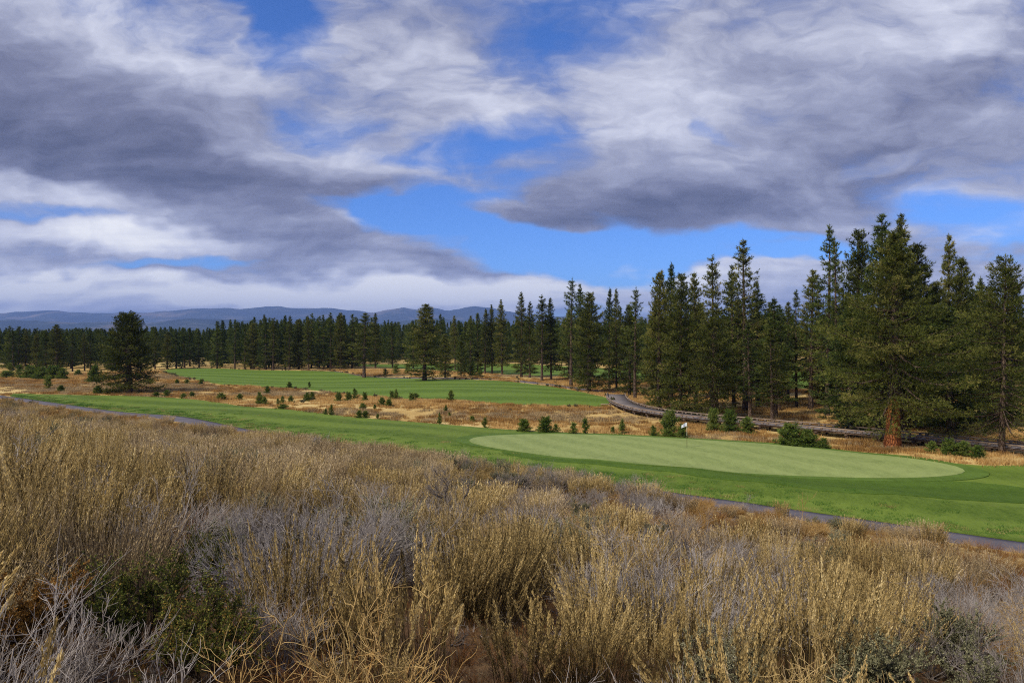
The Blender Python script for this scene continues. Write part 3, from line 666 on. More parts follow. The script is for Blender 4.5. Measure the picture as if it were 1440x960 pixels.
MID = [
 (597, 535, 429, 27, 'dense', 'prominent pine with thick trunk standing alone on the far fairway edge'),
 (512, 531, 440, 22, 'open', 'light olive pine with slim double trunk on the edge of the far fairway'),
 (626, 531, 470, 12, 'dense', 'low dark pine just right of the prominent fairway-edge pine'), (648, 529, 472, 9, 'dense', 'small bushy pine between the low dark pine and the bright far turf'),
 (706, 527, 422, 13, 'lodge', 'taller pine at the right of the central tight row of three'), (692, 526, 429, 11, 'lodge', 'middle pine of the central tight row of three'), (682, 526, 435, 11, 'lodge', 'left pine of the central tight row of three'),
 (661, 523, 444, 11, 'lodge', 'pine with blunt top left of the central row of three'), (640, 520, 444, 10, 'lodge', 'narrow pine behind and right of the prominent fairway-edge pine'), (620, 519, 441, 10, 'lodge', 'pine touching the right flank of the prominent fairway-edge pine'),
 (581, 518, 450, 10, 'lodge', 'pine just left of the prominent fairway-edge pine'), (552, 517, 452, 10, 'lodge', 'pine in the dip of the treeline under the rocky peaks'), (528, 518, 441, 11, 'lodge', 'pine right behind the light olive pine'),
 (479, 519, 441, 12, 'dense', 'dense narrow pine at the right end of the even fairway row'), (465, 519, 440, 12, 'lodge', 'second pine from the right end of the even fairway row'), (455, 519, 443, 11, 'lodge', 'third pine from the right end of the even fairway row'),
 (434, 520, 445, 11, 'lodge', 'pine with pale trunk midway in the even fairway row'), (420, 519, 449, 11, 'dense', 'lower rounded pine in the middle of the even fairway row'), (407, 520, 444, 11, 'lodge', 'pine right of the pale green feathery one in the fairway row'),
 (384, 520, 447, 14, 'open', 'pale green feathery pine in front of the even fairway row'), (372, 519, 443, 11, 'lodge', 'pine left of the pale green feathery one'), (356, 519, 455, 11, 'dense', 'short pine beside the slim pair over the left end of the far fairway'),
 (344, 519, 455, 9, 'slim', 'right one of the slim pair above the left end of the far fairway'), (330, 519, 449, 10, 'slim', 'left one of the slim pair above the left end of the far fairway'),
 (235, 519, 467, 10, 'dense', 'dark pine right of the lone broad pine'), (218, 519, 459, 9, 'lodge', 'pine with pointed top touching the lone broad pine on its right'),
 (119, 521, 468, 9, 'lodge', 'short pine halfway between the left clump and the lone broad pine'), (102, 522, 462, 9, 'lodge', 'pointed pine on the right side of the left clump'), (80, 525, 457, 14, 'dense', 'tallest and broadest pine of the clump at the far left'),
 (64, 523, 464, 11, 'dense', 'pine on the left shoulder of the broadest clump pine'), (52, 522, 470, 9, 'dense', 'lower pine in the clump at the far left'), (36, 521, 462, 9, 'lodge', 'second pine from the left edge of the photo'), (18, 521, 464, 9, 'lodge', 'leftmost pine with a pointed top near the photo edge'),
]
for t in MID: tree_px(*t, group=G)
# the forest behind, placed apart from one another and off the turf
def off_turf(x, y, m=0):
    return not (inside(FAIR1, x, y) or inside(FAIR2, x, y) or inside(FAIR3, x, y))
def dist2path(x, y, pth): return float(np.min(np.hypot(pth[:, 0] - x, pth[:, 1] - y)))
cand = []
for (x0, x1, d0, d1, n, hlo, hhi, hw, zone) in [
    (-60, 330, 212, 300, 95, 10.5, 12.5, 2.3, 'left'), (300, 560, 205, 300, 95, 13, 15.5, 2.4, 'mid'), (520, 760, 195, 330, 80, 13, 16, 2.3, 'mid'),
    (700, 960, 140, 330, 85, 13.5, 16, 2.4, 'rgt'), (900, 1120, 92, 260, 60, 13, 16, 2.5, 'rgt'), (1080, 1540, 82, 230, 125, 12, 16, 2.8, 'rgt')]:
    k = 0; tries = 0
    while k < n and tries < 6000:
        tries += 1
        d = math.sqrt(rng.uniform(d0 ** 2, d1 ** 2)) if zone == 'rgt' else d0 + (d1 - d0) * rng.random() ** 1.6
        px = rng.uniform(x0, x1); x = (px - CX) / F * d
        if not off_turf(x, d) or dist2path(x, d, PATH2) < 3.5 or dist2path(x, d, dc) < 4.5: continue
        # openings seen in the photo: the dry clearing and the turf behind it
        if zone == 'rgt' and 1096 < px < 1155 and d < 190: continue
        if zone == 'mid' and 505 < px < 640 and d < 240: continue
        if min([(x - a) ** 2 + (d - b_) ** 2 for a, b_ in TREES]) < (3.1 if d > 150 else 4.2) ** 2: continue
        TREES.append((x, d)); cand.append((px, d, x, rng.uniform(hlo, hhi), hw * rng.uniform(.85, 1.2), zone)); k += 1
cand.sort(key=lambda c: c[1])
LBL = {'left': 'dark pine in the woods behind the left meadow and the lone broad pine', 'mid': 'dark pine packed in the woods behind the far fairway', 'rgt': 'dark pine deeper in the woods behind the boardwalk'}
n_ind = 300 - len(NEAR) - len(MID) - 4
mass = []
for i, (px, d, x, Hh, hw, zone) in enumerate(cand):
    if i < n_ind: place_tree('pine_tree', ('lodge', 'dense', 'slim', 'lodge')[rng.integers(4)] if d < 190 else 'far', x, d, Hh, hw, LBL[zone], 'pines deep in the woods, ' + {'left': 'left', 'mid': 'centre', 'rgt': 'right'}[zone])
    else: mass.append((x, d, Hh, hw))
# ------------------------------------------------------------------ scatter by geometry nodes (for what nobody could count)
def scatter(name, pts, rots, scl, idx, protos, kind='stuff'):
    col = bpy.data.collections.new(name + '_sources')
    for i, me in enumerate(protos):
        o = bpy.data.objects.new('src_%02d_%s' % (i, name), me); col.objects.link(o)
    me = bpy.data.meshes.new(name); pts = np.asarray(pts, np.float32); me.vertices.add(len(pts)); me.vertices.foreach_set('co', pts.ravel())
    for nm, ty, arr, key in (('rot', 'FLOAT_VECTOR', rots, 'vector'), ('scl', 'FLOAT_VECTOR', scl, 'vector'), ('pick', 'INT', idx, 'value')):
        a = me.attributes.new(nm, ty, 'POINT'); a.data.foreach_set(key, np.asarray(arr, np.int32 if ty == 'INT' else np.float32).ravel())
    ob = link(name, me); tag(ob, kind=kind)
    ng = bpy.data.node_groups.new(name, 'GeometryNodeTree'); ng.interface.new_socket('Geometry', in_out='INPUT', socket_type='NodeSocketGeometry'); ng.interface.new_socket('Geometry', in_out='OUTPUT', socket_type='NodeSocketGeometry')
    N = ng.nodes; Lk = ng.links; gi = N.new('NodeGroupInput'); go = N.new('NodeGroupOutput'); ip = N.new('GeometryNodeInstanceOnPoints'); ci = N.new('GeometryNodeCollectionInfo')
    ci.inputs['Collection'].default_value = col; ci.inputs['Separate Children'].default_value = True; ci.inputs['Reset Children'].default_value = True
    Lk.new(gi.outputs[0], ip.inputs['Points']); Lk.new(ci.outputs[0], ip.inputs['Instance']); ip.inputs['Pick Instance'].default_value = True
    for nm, ty, sock in (('rot', 'FLOAT_VECTOR', 'Rotation'), ('scl', 'FLOAT_VECTOR', 'Scale'), ('pick', 'INT', 'Instance Index')):
        na_ = N.new('GeometryNodeInputNamedAttribute'); na_.data_type = ty; na_.inputs[0].default_value = nm
        src = [o_ for o_ in na_.outputs if o_.enabled][0]
        if sock == 'Rotation':
            er = N.new('FunctionNodeEulerToRotation'); Lk.new(src, er.inputs[0]); src = er.outputs[0]
        Lk.new(src, ip.inputs[sock])
    Lk.new(ip.outputs[0], go.inputs[0]); md = ob.modifiers.new('scatter', 'NODES'); md.node_group = ng
    return ob
for _ in range(130):
    d = rng.uniform(70, 260); px = rng.uniform(1540, 2300); x = (px - CX) / F * d
    if off_turf(x, d) and dist2path(x, d, dc) > 5 and min([(x - a) ** 2 + (d - b_) ** 2 for a, b_ in TREES]) > 16: TREES.append((x, d)); mass.append((x, d, rng.uniform(12, 16), 2.7))
# woods beyond: the rest of the trees as one mass
jm = []
for k in range(3):
    (mt, mc), H0, R0 = PROTO['far'][k]; jm.append(mc)
extra = []
for _ in range(2200):
    d = 255 + 260 * rng.random() ** 1.3; px = rng.uniform(-350, 2100); x = (px - CX) / F * d
    if not off_turf(x, d) or (505 < px < 640 and d < 290) or (1096 < px < 1155 and d < 300): continue
    extra.append((x, d, (10 if px < 330 else 13) + rng.uniform(0, 2.5) + (d - 300) * .004, 2.6))
al = mass + extra
scatter('distant_woods', [(x, d, float(h(x, d))) for x, d, _, _ in al], [(0, 0, rng.uniform(0, 6.28)) for _ in al], [(w / 2.5, w / 2.5, H_ / 15) for _, _, H_, w in al], [rng.integers(3) for _ in al], jm)

# ------------------------------------------------------------------ young pines in the meadow
def sapling(seed, H=1.6, Rm=.65, M=M_young):
    return conifer(seed, H=H, Rm=Rm, zb=.04, prof=conep(.55), whorl=.16, nbr=5, tuft=34, M=M, bark=M_bark, r0=.045, up0=12, up1=48, irr=.4, tl=.20, tw=.04, K=5)
for i in range(4): PROTO.setdefault('sap', []).append((sapling(300 + i), 1.6, .65))
for i in range(2): PROTO.setdefault('bush', []).append((conifer(320 + i, H=1.5, Rm=1.0, zb=.02, prof=lambda u: (1 - u) ** .35, whorl=.13, nbr=7, tuft=30, M=M_young, bark=M_bark, r0=.05, up0=5, up1=55, irr=.35, tl=.24, tw=.05, K=5), 1.5, 1.0))
SAP = [(942, 614, 27, 13, 'bush', 'yellow-green bushy young pine behind the green left of the flag'), (823, 611, 22, 8, 'sap', 'perky dark green pine sapling at the back edge of the green'), (806, 611, 16, 7, 'sap', 'smaller sapling just left of the perky dark one behind the green'),
 (767, 609, 17, 12, 'bush', 'dense green bush on the back left edge of the green'), (737, 607, 13, 11, 'bush', 'low green bush left of the dense one behind the green'), (782, 609, 12, 6, 'sap', 'small bush sapling right of the dense green bush'),
 (1003, 607, 24, 9, 'bush', 'round green young pine below the boardwalk right of the flag'), (1026, 609, 24, 12, 'bush', 'first of two joined bright green bushes under the boardwalk'), (1050, 610, 17, 12, 'bush', 'second of two joined bright green bushes under the boardwalk'),
 (1112, 627, 23, 18, 'bush', 'large dark green bush at the back of the green, left half'), (1136, 629, 18, 15, 'bush', 'large dark green bush at the back of the green, right half'), (1158, 631, 11, 9, 'bush', 'small round shrub right of the large dark green bush'),
 (919, 613, 13, 6, 'sap', 'pale sapling left of the yellow-green bushy pine'), (875, 611, 18, 6, 'sap', 'grey-green sapling in the orange grass behind the green'), (862, 610, 10, 5, 'sap', 'short sapling left of the grey-green one'), (960, 616, 15, 9, 'bush', 'greyish shrub beside the flag top'),
 (1335, 640, 17, 11, 'bush', 'dark shrub under the boardwalk right of the red trunk'), (1355, 641, 15, 11, 'bush', 'second dark shrub right of the red trunk'), (1310, 637, 12, 8, 'bush', 'low dark shrub right beside the red trunk'), (1375, 645, 14, 9, 'bush', 'dark shrub beneath the ragged right-edge pine'),
 (627, 580, 9, 3.5, 'sap', 'single sapling in the bright straw patch'), (632, 586, 6, 3, 'sap', 'tiny sapling just below the single one in the straw patch'), (618, 596, 14, 3, 'sap', 'thin upright sapling at the fairway edge under the straw patch'),
 (664, 593, 6, 5, 'bush', 'small bush right of the straw patch'), (682, 601, 12, 5, 'sap', 'sapling at the far left rim above the green'), (634, 564, 11, 5, 'bush', 'shrub on the lower edge of the far fairway'), (557, 563, 13, 5, 'sap', 'pair member sapling at the far fairway edge'), (551, 562, 9, 5, 'bush', 'rounder sapling touching the pair at the far fairway edge'),
 (579, 565, 9, 6, 'bush', 'shrub between the sapling pair and the straw patch'), (584, 561, 6, 6, 'bush', 'low shrub against the far fairway edge'), (537, 571, 9, 5, 'bush', 'rounded young pine in mid meadow'), (513, 565, 10, 5, 'bush', 'dark young pine right of the leading clump'),
 (499, 562, 14, 5, 'sap', 'tallest sapling of the mid-meadow clump'), (490, 565, 10, 5, 'bush', 'bushy sapling left of the tallest clump sapling'), (476, 566, 11, 5, 'bush', 'isolated round young pine left of the clump'), (547, 572, 8, 6, 'bush', 'spreading low pine in the orange grass'),
 (439, 562, 8, 4, 'bush', 'young pine with twin heads, right half'), (432, 564, 9, 5, 'bush', 'young pine with twin heads, left half'), (409, 566, 7, 4, 'bush', 'little round sapling alone on the tan meadow'), (397, 567, 9, 4, 'sap', 'little upright sapling near the bushy group'),
 (391, 569, 8, 3, 'sap', 'thin sapling left of the little upright one'), (372, 570, 9, 5, 'bush', 'bushy young pine at the near fairway rim'), (365, 568, 12, 5, 'bush', 'taller bushy young pine at the near fairway rim'), (376, 554, 8, 4, 'bush', 'sapling high in the meadow under the far fairway'),
 (407, 545, 6, 3.5, 'bush', 'tiny dark sapling on the far fairway edge'), (435, 545, 8, 3.5, 'sap', 'dark sapling with pointed tip on the far fairway edge'), (466, 584, 13, 3.5, 'sap', 'upright sapling on the rim of the near fairway'), (458, 583, 8, 3.5, 'sap', 'shorter sapling left of the upright rim one'),
 (505, 588, 8, 5, 'bush', 'shrub on the near fairway rim, left of two'), (514, 587, 7, 5, 'bush', 'shrub on the near fairway rim, right of two'), (531, 589, 7, 4, 'sap', 'sapling on the near fairway rim below the orange grass'), (527, 576, 7, 4, 'sap', 'sapling midway between the clump and the near fairway'),
 (510, 575, 6, 5, 'bush', 'flat shrub below the mid-meadow clump'), (398, 575, 5, 8, 'bush', 'wide flat shrub at the near fairway rim'), (68, 547, 17, 8, 'sap', 'dark small pine standing alone at the far left meadow'), (86, 551, 7, 5, 'bush', 'tiny round sapling beside the dark small pine'),
 (133, 538, 17, 9, 'bush', 'round leafy young pine left of the lone broad pine'), (138, 553, 8, 6, 'bush', 'low shrub in front of the lone broad pine'), (150, 552, 6, 3, 'sap', 'short spiky sapling left of the lone pine trunk'),
 (43, 532, 13, 12, 'bush', 'left bush of the dark thicket at far left'), (58, 533, 12, 12, 'bush', 'middle bush of the dark thicket at far left'), (75, 533, 14, 12, 'bush', 'right bush of the dark thicket at far left'), (88, 534, 12, 8, 'bush', 'bush at the right end of the dark thicket'), (10, 531, 7, 11, 'bush', 'flat wide bush at the left edge of the photo'),
 (28, 530, 16, 7, 'sap', 'upright young pine beside the dark thicket'), (14, 522, 10, 6, 'sap', 'pale young pine at the foot of the leftmost trees'), (110, 528, 6, 5, 'bush', 'little bush between thicket and lone pine'),
 (234, 558, 7, 5, 'bush', 'small green shrub right of the lone pine on the fairway rim'), (258, 560, 5, 5, 'bush', 'first shrub of the row along the near fairway rim'), (270, 559, 6, 4, 'bush', 'second shrub of the row along the near fairway rim'), (311, 562, 7, 6, 'bush', 'third shrub of the row along the near fairway rim'), (337, 562, 6, 5, 'bush', 'last shrub of the row along the near fairway rim'),
 (249, 540, 5, 3, 'bush', 'tiny bush left of three below the far fairway tip'), (263, 540, 5, 4, 'bush', 'tiny bush in the middle of three below the far fairway tip'), (283, 541, 6, 4, 'bush', 'tiny bush right of three below the far fairway tip'), (220, 558, 5, 5, 'bush', 'low shrub close to the lone pine trunk'),
 (542, 528, 9, 5, 'sap', 'pale young pine in the dry patch behind the far fairway'), (557, 526, 12, 6, 'sap', 'airy young pine in the dry patch behind the far fairway'), (573, 526, 13, 5, 'sap', 'young pine close to the prominent fairway-edge pine'), (664, 529, 17, 7, 'sap', 'young pine before the bright distant turf'), (675, 530, 12, 5, 'sap', 'dark young pine below the central row of three')]
for (bx, by, hp, hw, kd, lb) in SAP:
    p = at(bx, by); place_tree('young_pine', kd, p[0], p[1], hp / F * p[1], .84 * hw / F * p[1], lb, 'young pines and bushes dotted over the meadow', cat='young pine')

# ------------------------------------------------------------------ brush plants
def arcs(rg, N, r_base, H, lean, S=6, curve=.12, hv=.25, zpow=1.0):
    """N upright stalks: paths (N,S,3) and azimuths"""
    a = rg.uniform(0, 6.283, N); rb = r_base * np.sqrt(rg.random(N)); ln = lean * rg.uniform(.1, 1, N) ** .8
    hh = H * rg.uniform(1 - hv * 1.8, 1 + hv * .6, N); t = np.linspace(0, 1, S)[None, :]
    a2 = a + rg.normal(0, .5, N)
    rr = rb[:, None] + (np.sin(ln)[:, None] * hh[:, None]) * t ** 1.25
    x = np.cos(a)[:, None] * rb[:, None] + np.cos(a2)[:, None] * (rr - rb[:, None]) + rg.normal(0, curve * .25, N)[:, None] * H * t ** 2
    y = np.sin(a)[:, None] * rb[:, None] + np.sin(a2)[:, None] * (rr - rb[:, None]) + rg.normal(0, curve * .25, N)[:, None] * H * t ** 2
    z = np.cos(ln)[:, None] * hh[:, None] * (t - .10 * t ** 3)
    return np.stack([x, y, z], -1), hh
def plume_clump(seed, M, N=95, H=.72, rb=.20, lean=.42, plume=.5, tintb=.55, wob=.1, leafl=.024, nl=62, rad=.0022, pw=.0075):
    rg = np.random.default_rng(seed); mb = MB()
    Pp, hh = arcs(rg, N, rb, H, lean, 6, wob)
    tn = np.clip(tintb + rg.normal(0, .13, N), .1, 1)
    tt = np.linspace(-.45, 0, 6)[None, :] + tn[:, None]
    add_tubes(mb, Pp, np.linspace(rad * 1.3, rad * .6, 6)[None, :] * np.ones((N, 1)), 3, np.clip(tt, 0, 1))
    # plume: little seed scales hugging the top of each stalk
    q = 1 - plume * rg.uniform(0, 1, (N, nl)) ** 1.1; k = q * 5; i0 = np.clip(k.astype(int), 0, 4); f = (k - i0)[..., None]
    ii = np.arange(N)[:, None]; c = Pp[ii, i0] * (1 - f) + Pp[ii, i0 + 1] * f; d = nrm(Pp[ii, i0 + 1] - Pp[ii, i0])
    c = c + rg.normal(0, pw, c.shape) * (np.sin(np.clip((1 - q) / plume, .05, 1) * math.pi * .9)[..., None] * .8 + .15)
    add_spikes(mb, c.reshape(-1, 3), d.reshape(-1, 3), leafl, leafl * .32, 1, rg, .20, .15, np.clip(np.repeat(tn, nl) + rg.normal(.04, .12, N * nl) + np.repeat(np.zeros(N), nl), 0, 1))
    # basal leaves and old stalks
    nb_ = int(N * .9); Pb, _ = arcs(rg, nb_, rb * 1.1, H * .42, lean * 1.7, 4, .2)
    add_tubes(mb, Pb, np.linspace(.0022, .001, 4)[None, :] * np.ones((nb_, 1)), 3, np.clip(rg.normal(.28, .1, nb_), 0, 1))
    return mb.mesh('plume_clump', M)
def grass_clump(seed, M, N=130, H=.42, rb=.10, lean=.75, tb=.6, rad=.0016):
    rg = np.random.default_rng(seed); mb = MB(); Pp, hh = arcs(rg, N, rb, H, lean, 5, .35, .35)
    Pp[:, :, 2] -= (np.linspace(0, 1, 5) ** 3)[None, :] * hh[:, None] * rg.uniform(0, .35, N)[:, None]
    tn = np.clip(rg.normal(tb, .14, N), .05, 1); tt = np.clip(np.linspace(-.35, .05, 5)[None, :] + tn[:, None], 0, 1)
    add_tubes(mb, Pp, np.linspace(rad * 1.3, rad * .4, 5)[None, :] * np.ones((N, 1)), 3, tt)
    return mb.mesh('grass_clump', M)
def branching(rg, n0, H, spread, levels, kids, ratio=.62, wob=.10, ang=.6, up=.25, flat=1.0):
    """recursive woody branching; returns list of (path(4,3), r0, level)"""
    out = []; st = []
    for i in range(n0):
        a = rg.uniform(0, 6.283); e = math.radians(rg.uniform(*spread)); st.append((np.array([math.cos(a), math.sin(a), 0]) * rg.uniform(0, .06), np.array([math.cos(a) * math.cos(e), math.sin(a) * math.cos(e), math.sin(e) * flat]), H * rg.uniform(.4, .62), 0))
    while st:
        o, d, L_, lv = st.pop(); pts = [o]; dd = d / np.linalg.norm(d)
        for k in range(4):
            dd = dd + rg.normal(0, wob, 3) + np.array([0, 0, up * .12]); dd = dd / np.linalg.norm(dd); pts.append(pts[-1] + dd * L_ / 4)
        pts = np.array(pts); out.append((pts, lv))
        if lv < levels:
            for k in range(kids[lv]):
                q = rg.uniform(.3, 1.0); j = min(3, int(q * 4)); b0 = pts[j] + (pts[j + 1] - pts[j]) * (q * 4 - j)
                nd = pts[j + 1] - pts[j]; nd = nd / np.linalg.norm(nd) + rg.normal(0, ang, 3) + np.array([0, 0, up]); st.append((b0, nd, L_ * ratio * rg.uniform(.6, 1.25), lv + 1))
    return out
def woody(mb, br, r, tint=.5, mat=0, rg=None, k=3):
    Pp = np.array([b[0] for b in br]); Pp[:, :, 2] = np.maximum(Pp[:, :, 2], .01); lv = np.array([b[1] for b in br]); r0 = np.array(r)[lv]
    Rd = r0[:, None] * np.linspace(1, .55, 5)[None, :]
    tn = np.clip(tint + rg.normal(0, .12, len(br)) + .08 * lv, 0, 1); add_tubes(mb, Pp, Rd, k, tn, mat); return Pp, lv
def dead_shrub(seed, H=.75, n0=9, M=M_twig, r=(.009, .0045, .0024, .0016), kids=(5, 5, 4), levels=3, spread=(25, 80), tint=.5, wob=.14, ang=.55):
    rg = np.random.default_rng(seed); mb = MB(); woody(mb, branching(rg, n0, H, spread, levels, kids, .6, wob, ang), r, tint, 0, rg, 3); return mb.mesh('dead_shrub', M)
def leafy_shrub(seed, H=.7, n0=10, ML=M_sage, MS=M_stem, leafl=.022, K=4, nl=7, kids=(5, 5, 3), spread=(20, 80), tb=.5, r=(.010, .005, .003, .002), plume=0, lw=.4, ang=.5, jit=.18):
    rg = np.random.default_rng(seed); ms = MB(); ml = MB()
    br = branching(rg, n0, H, spread, 3, kids, .6, .12, ang, .3); Pp, lv = woody(ms, br, r, .5, 0, rg)
    tips = Pp[lv >= 2]; n = len(tips); q = rg.uniform(0, 4, (n, nl)); i0 = np.clip(q.astype(int), 0, 3); f = (q - i0)[..., None]; ii = np.arange(n)[:, None]
    c = tips[ii, i0] * (1 - f) + tips[ii, i0 + 1] * f; d = nrm(tips[ii, i0 + 1] - tips[ii, i0]); hgt = np.clip(c[..., 2] / H, 0, 1.2)
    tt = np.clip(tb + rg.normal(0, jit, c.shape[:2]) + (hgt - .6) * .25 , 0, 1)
    add_spikes(ml, c.reshape(-1, 3), d.reshape(-1, 3), leafl, leafl * lw, K, rg, .9, .3, tt.reshape(-1), leaf=True)
    return ms.mesh('stems', MS), ml.mesh('foliage', ML)

BR = {}
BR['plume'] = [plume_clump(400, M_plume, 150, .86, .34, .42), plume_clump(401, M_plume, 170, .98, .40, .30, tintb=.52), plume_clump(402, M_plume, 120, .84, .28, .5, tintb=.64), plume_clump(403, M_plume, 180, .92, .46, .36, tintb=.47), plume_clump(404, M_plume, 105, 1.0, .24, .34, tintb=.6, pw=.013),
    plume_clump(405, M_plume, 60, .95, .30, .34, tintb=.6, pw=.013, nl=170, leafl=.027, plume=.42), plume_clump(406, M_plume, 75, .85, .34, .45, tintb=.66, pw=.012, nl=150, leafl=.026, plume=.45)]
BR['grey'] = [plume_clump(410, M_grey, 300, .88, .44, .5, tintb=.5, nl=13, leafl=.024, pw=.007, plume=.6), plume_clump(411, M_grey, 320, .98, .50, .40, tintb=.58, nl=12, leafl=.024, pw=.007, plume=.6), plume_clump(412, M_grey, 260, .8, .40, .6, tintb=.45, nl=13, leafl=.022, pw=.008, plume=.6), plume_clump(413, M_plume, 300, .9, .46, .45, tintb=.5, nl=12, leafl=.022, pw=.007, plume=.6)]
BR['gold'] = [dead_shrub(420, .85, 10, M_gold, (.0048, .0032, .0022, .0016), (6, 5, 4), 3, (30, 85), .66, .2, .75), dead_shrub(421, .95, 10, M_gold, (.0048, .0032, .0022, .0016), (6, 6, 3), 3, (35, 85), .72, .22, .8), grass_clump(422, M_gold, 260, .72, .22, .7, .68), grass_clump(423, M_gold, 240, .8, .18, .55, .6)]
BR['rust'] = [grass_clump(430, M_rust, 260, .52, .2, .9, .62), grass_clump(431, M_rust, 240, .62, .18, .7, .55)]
BR['dead'] = [dead_shrub(440, 1.0, 10, kids=(6, 5, 4)), dead_shrub(441, .95, 10, spread=(15, 70), kids=(6, 5, 4)), dead_shrub(442, 1.1, 11, spread=(10, 60), tint=.6, kids=(6, 5, 4)), dead_shrub(443, .85, 13, tint=.42, kids=(6, 5, 4))]
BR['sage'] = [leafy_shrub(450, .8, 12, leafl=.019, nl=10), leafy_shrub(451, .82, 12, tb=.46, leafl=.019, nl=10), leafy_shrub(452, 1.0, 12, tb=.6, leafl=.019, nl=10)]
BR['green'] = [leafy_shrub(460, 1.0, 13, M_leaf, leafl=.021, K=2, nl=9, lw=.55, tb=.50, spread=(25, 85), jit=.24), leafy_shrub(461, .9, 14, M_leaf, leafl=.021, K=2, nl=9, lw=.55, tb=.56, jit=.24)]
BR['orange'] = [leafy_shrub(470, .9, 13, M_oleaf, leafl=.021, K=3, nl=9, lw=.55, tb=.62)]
NNEAR = {k: len(v) for k, v in BR.items()}
BR['plume'] += [plume_clump(407, M_plume, 150, .88, .42, .36, tintb=.66, nl=24, leafl=.05, rad=.004, pw=.013, plume=.75), plume_clump(408, M_plume, 130, .94, .36, .30, tintb=.60, nl=24, leafl=.05, rad=.004, pw=.013, plume=.75)]
BR['grey'] += [plume_clump(414, M_grey, 220, .88, .46, .45, tintb=.64, nl=14, leafl=.045, rad=.0035, pw=.012, plume=.75), plume_clump(415, M_grey, 220, .8, .5, .5, tintb=.56, nl=14, leafl=.045, rad=.0035, pw=.012, plume=.75)]
BR['gold'] += [grass_clump(424, M_gold, 260, .72, .30, .8, .72, .004), grass_clump(425, M_gold, 240, .66, .34, .95, .64, .004)]
INFO = {'plume': ('rabbitbrush', 'rabbitbrush'), 'grey': ('bunchgrass', 'bunchgrass'), 'gold': ('dry_weed', 'dry weed'), 'rust': ('grass_clump', 'grass clump'), 'dead': ('dead_shrub', 'dead shrub'), 'sage': ('sagebrush', 'sagebrush'), 'green': ('leafy_shrub', 'leafy shrub'), 'orange': ('autumn_shrub', 'autumn shrub')}
LOOK = {'plume': 'tan feathery rabbitbrush', 'grey': 'pale grey-tan bunchgrass', 'gold': 'golden dry wiry weed', 'rust': 'rusty orange grass clump', 'dead': 'leafless grey-lavender dead shrub', 'sage': 'grey-green sagebrush', 'green': 'small-leaved dark green shrub', 'orange': 'orange-brown leaved shrub'}
# what grows where on the slope: (px, row, rx, ry, kind, weight)
ZONES = [(80, 590, 240, 34, 'gold', 8), (260, 610, 180, 24, 'gold', 4), (60, 640, 200, 40, 'plume', 3), (90, 700, 160, 60, 'plume', 3), (150, 680, 150, 80, 'grey', 1.5), (230, 650, 300, 30, 'grey', 2.5), (400, 660, 220, 40, 'grey', 3), (560, 670, 120, 40, 'grey', 3.5),
         (430, 690, 200, 40, 'plume', 2.5), (150, 690, 60, 25, 'rust', 3), (220, 740, 120, 30, 'rust', 1.2), (130, 760, 120, 40, 'plume', 2), (340, 720, 150, 40, 'plume', 2.5), (300, 770, 200, 40, 'dead', 3), (420, 800, 150, 60, 'dead', 5), (360, 850, 120, 60, 'dead', 4), (190, 850, 110, 70, 'green', 3.5), (270, 900, 90, 50, 'green', 4), (150, 860, 150, 80, 'sage', 1.2), (120, 820, 120, 50, 'grey', 4), (160, 880, 120, 70, 'plume', 3), (60, 800, 90, 60, 'grey', 3), (30, 880, 60, 90, 'orange', 5), (90, 900, 80, 60, 'green', 2),
         (420, 760, 120, 40, 'sage', 2), (640, 690, 220, 30, 'dead', 1.8), (700, 675, 200, 20, 'sage', 2), (780, 700, 120, 40, 'dead', 2.5), (590, 730, 130, 50, 'plume', 5), (580, 800, 120, 60, 'plume', 7), (560, 760, 130, 70, 'grey', 3), (700, 740, 90, 50, 'gold', 3), (740, 790, 90, 50, 'dead', 2), (780, 800, 150, 50, 'plume', 4), (840, 720, 80, 40, 'sage', 3), (700, 740, 70, 50, 'dead', 2.5),
         (900, 720, 120, 40, 'gold', 4), (1000, 740, 220, 40, 'gold', 4), (1150, 770, 200, 40, 'gold', 2.5), (1300, 790, 200, 40, 'gold', 3), (1400, 800, 120, 60, 'rust', 3), (1000, 700, 120, 20, 'rust', 2), (1250, 800, 160, 50, 'grey', 4), (1150, 800, 90, 60, 'plume', 3),
         (960, 830, 120, 70, 'dead', 7), (1060, 830, 60, 40, 'dead', 4), (870, 830, 110, 40, 'dead', 3), (1150, 850, 130, 60, 'plume', 7), (1200, 900, 120, 50, 'plume', 4), (1330, 870, 120, 60, 'gold', 4), (1380, 890, 100, 60, 'dead', 4), (1040, 920, 130, 50, 'sage', .8), (1040, 920, 130, 50, 'grey', 3), (1300, 930, 140, 40, 'sage', 1.3), (1300, 930, 140, 40, 'rust', 2), (1280, 900, 180, 60, 'plume', 3), (1420, 940, 80, 40, 'green', 1), (1150, 760, 70, 30, 'sage', 3),
         (650, 900, 260, 60, 'plume', 9), (880, 900, 160, 60, 'plume', 6), (430, 920, 90, 60, 'rust', 6), (350, 880, 60, 50, 'rust', 3), (620, 950, 150, 30, 'sage', 4), (850, 950, 160, 30, 'dead', 5), (120, 940, 200, 30, 'plume', 2)]
KINDS_ = list(BR)
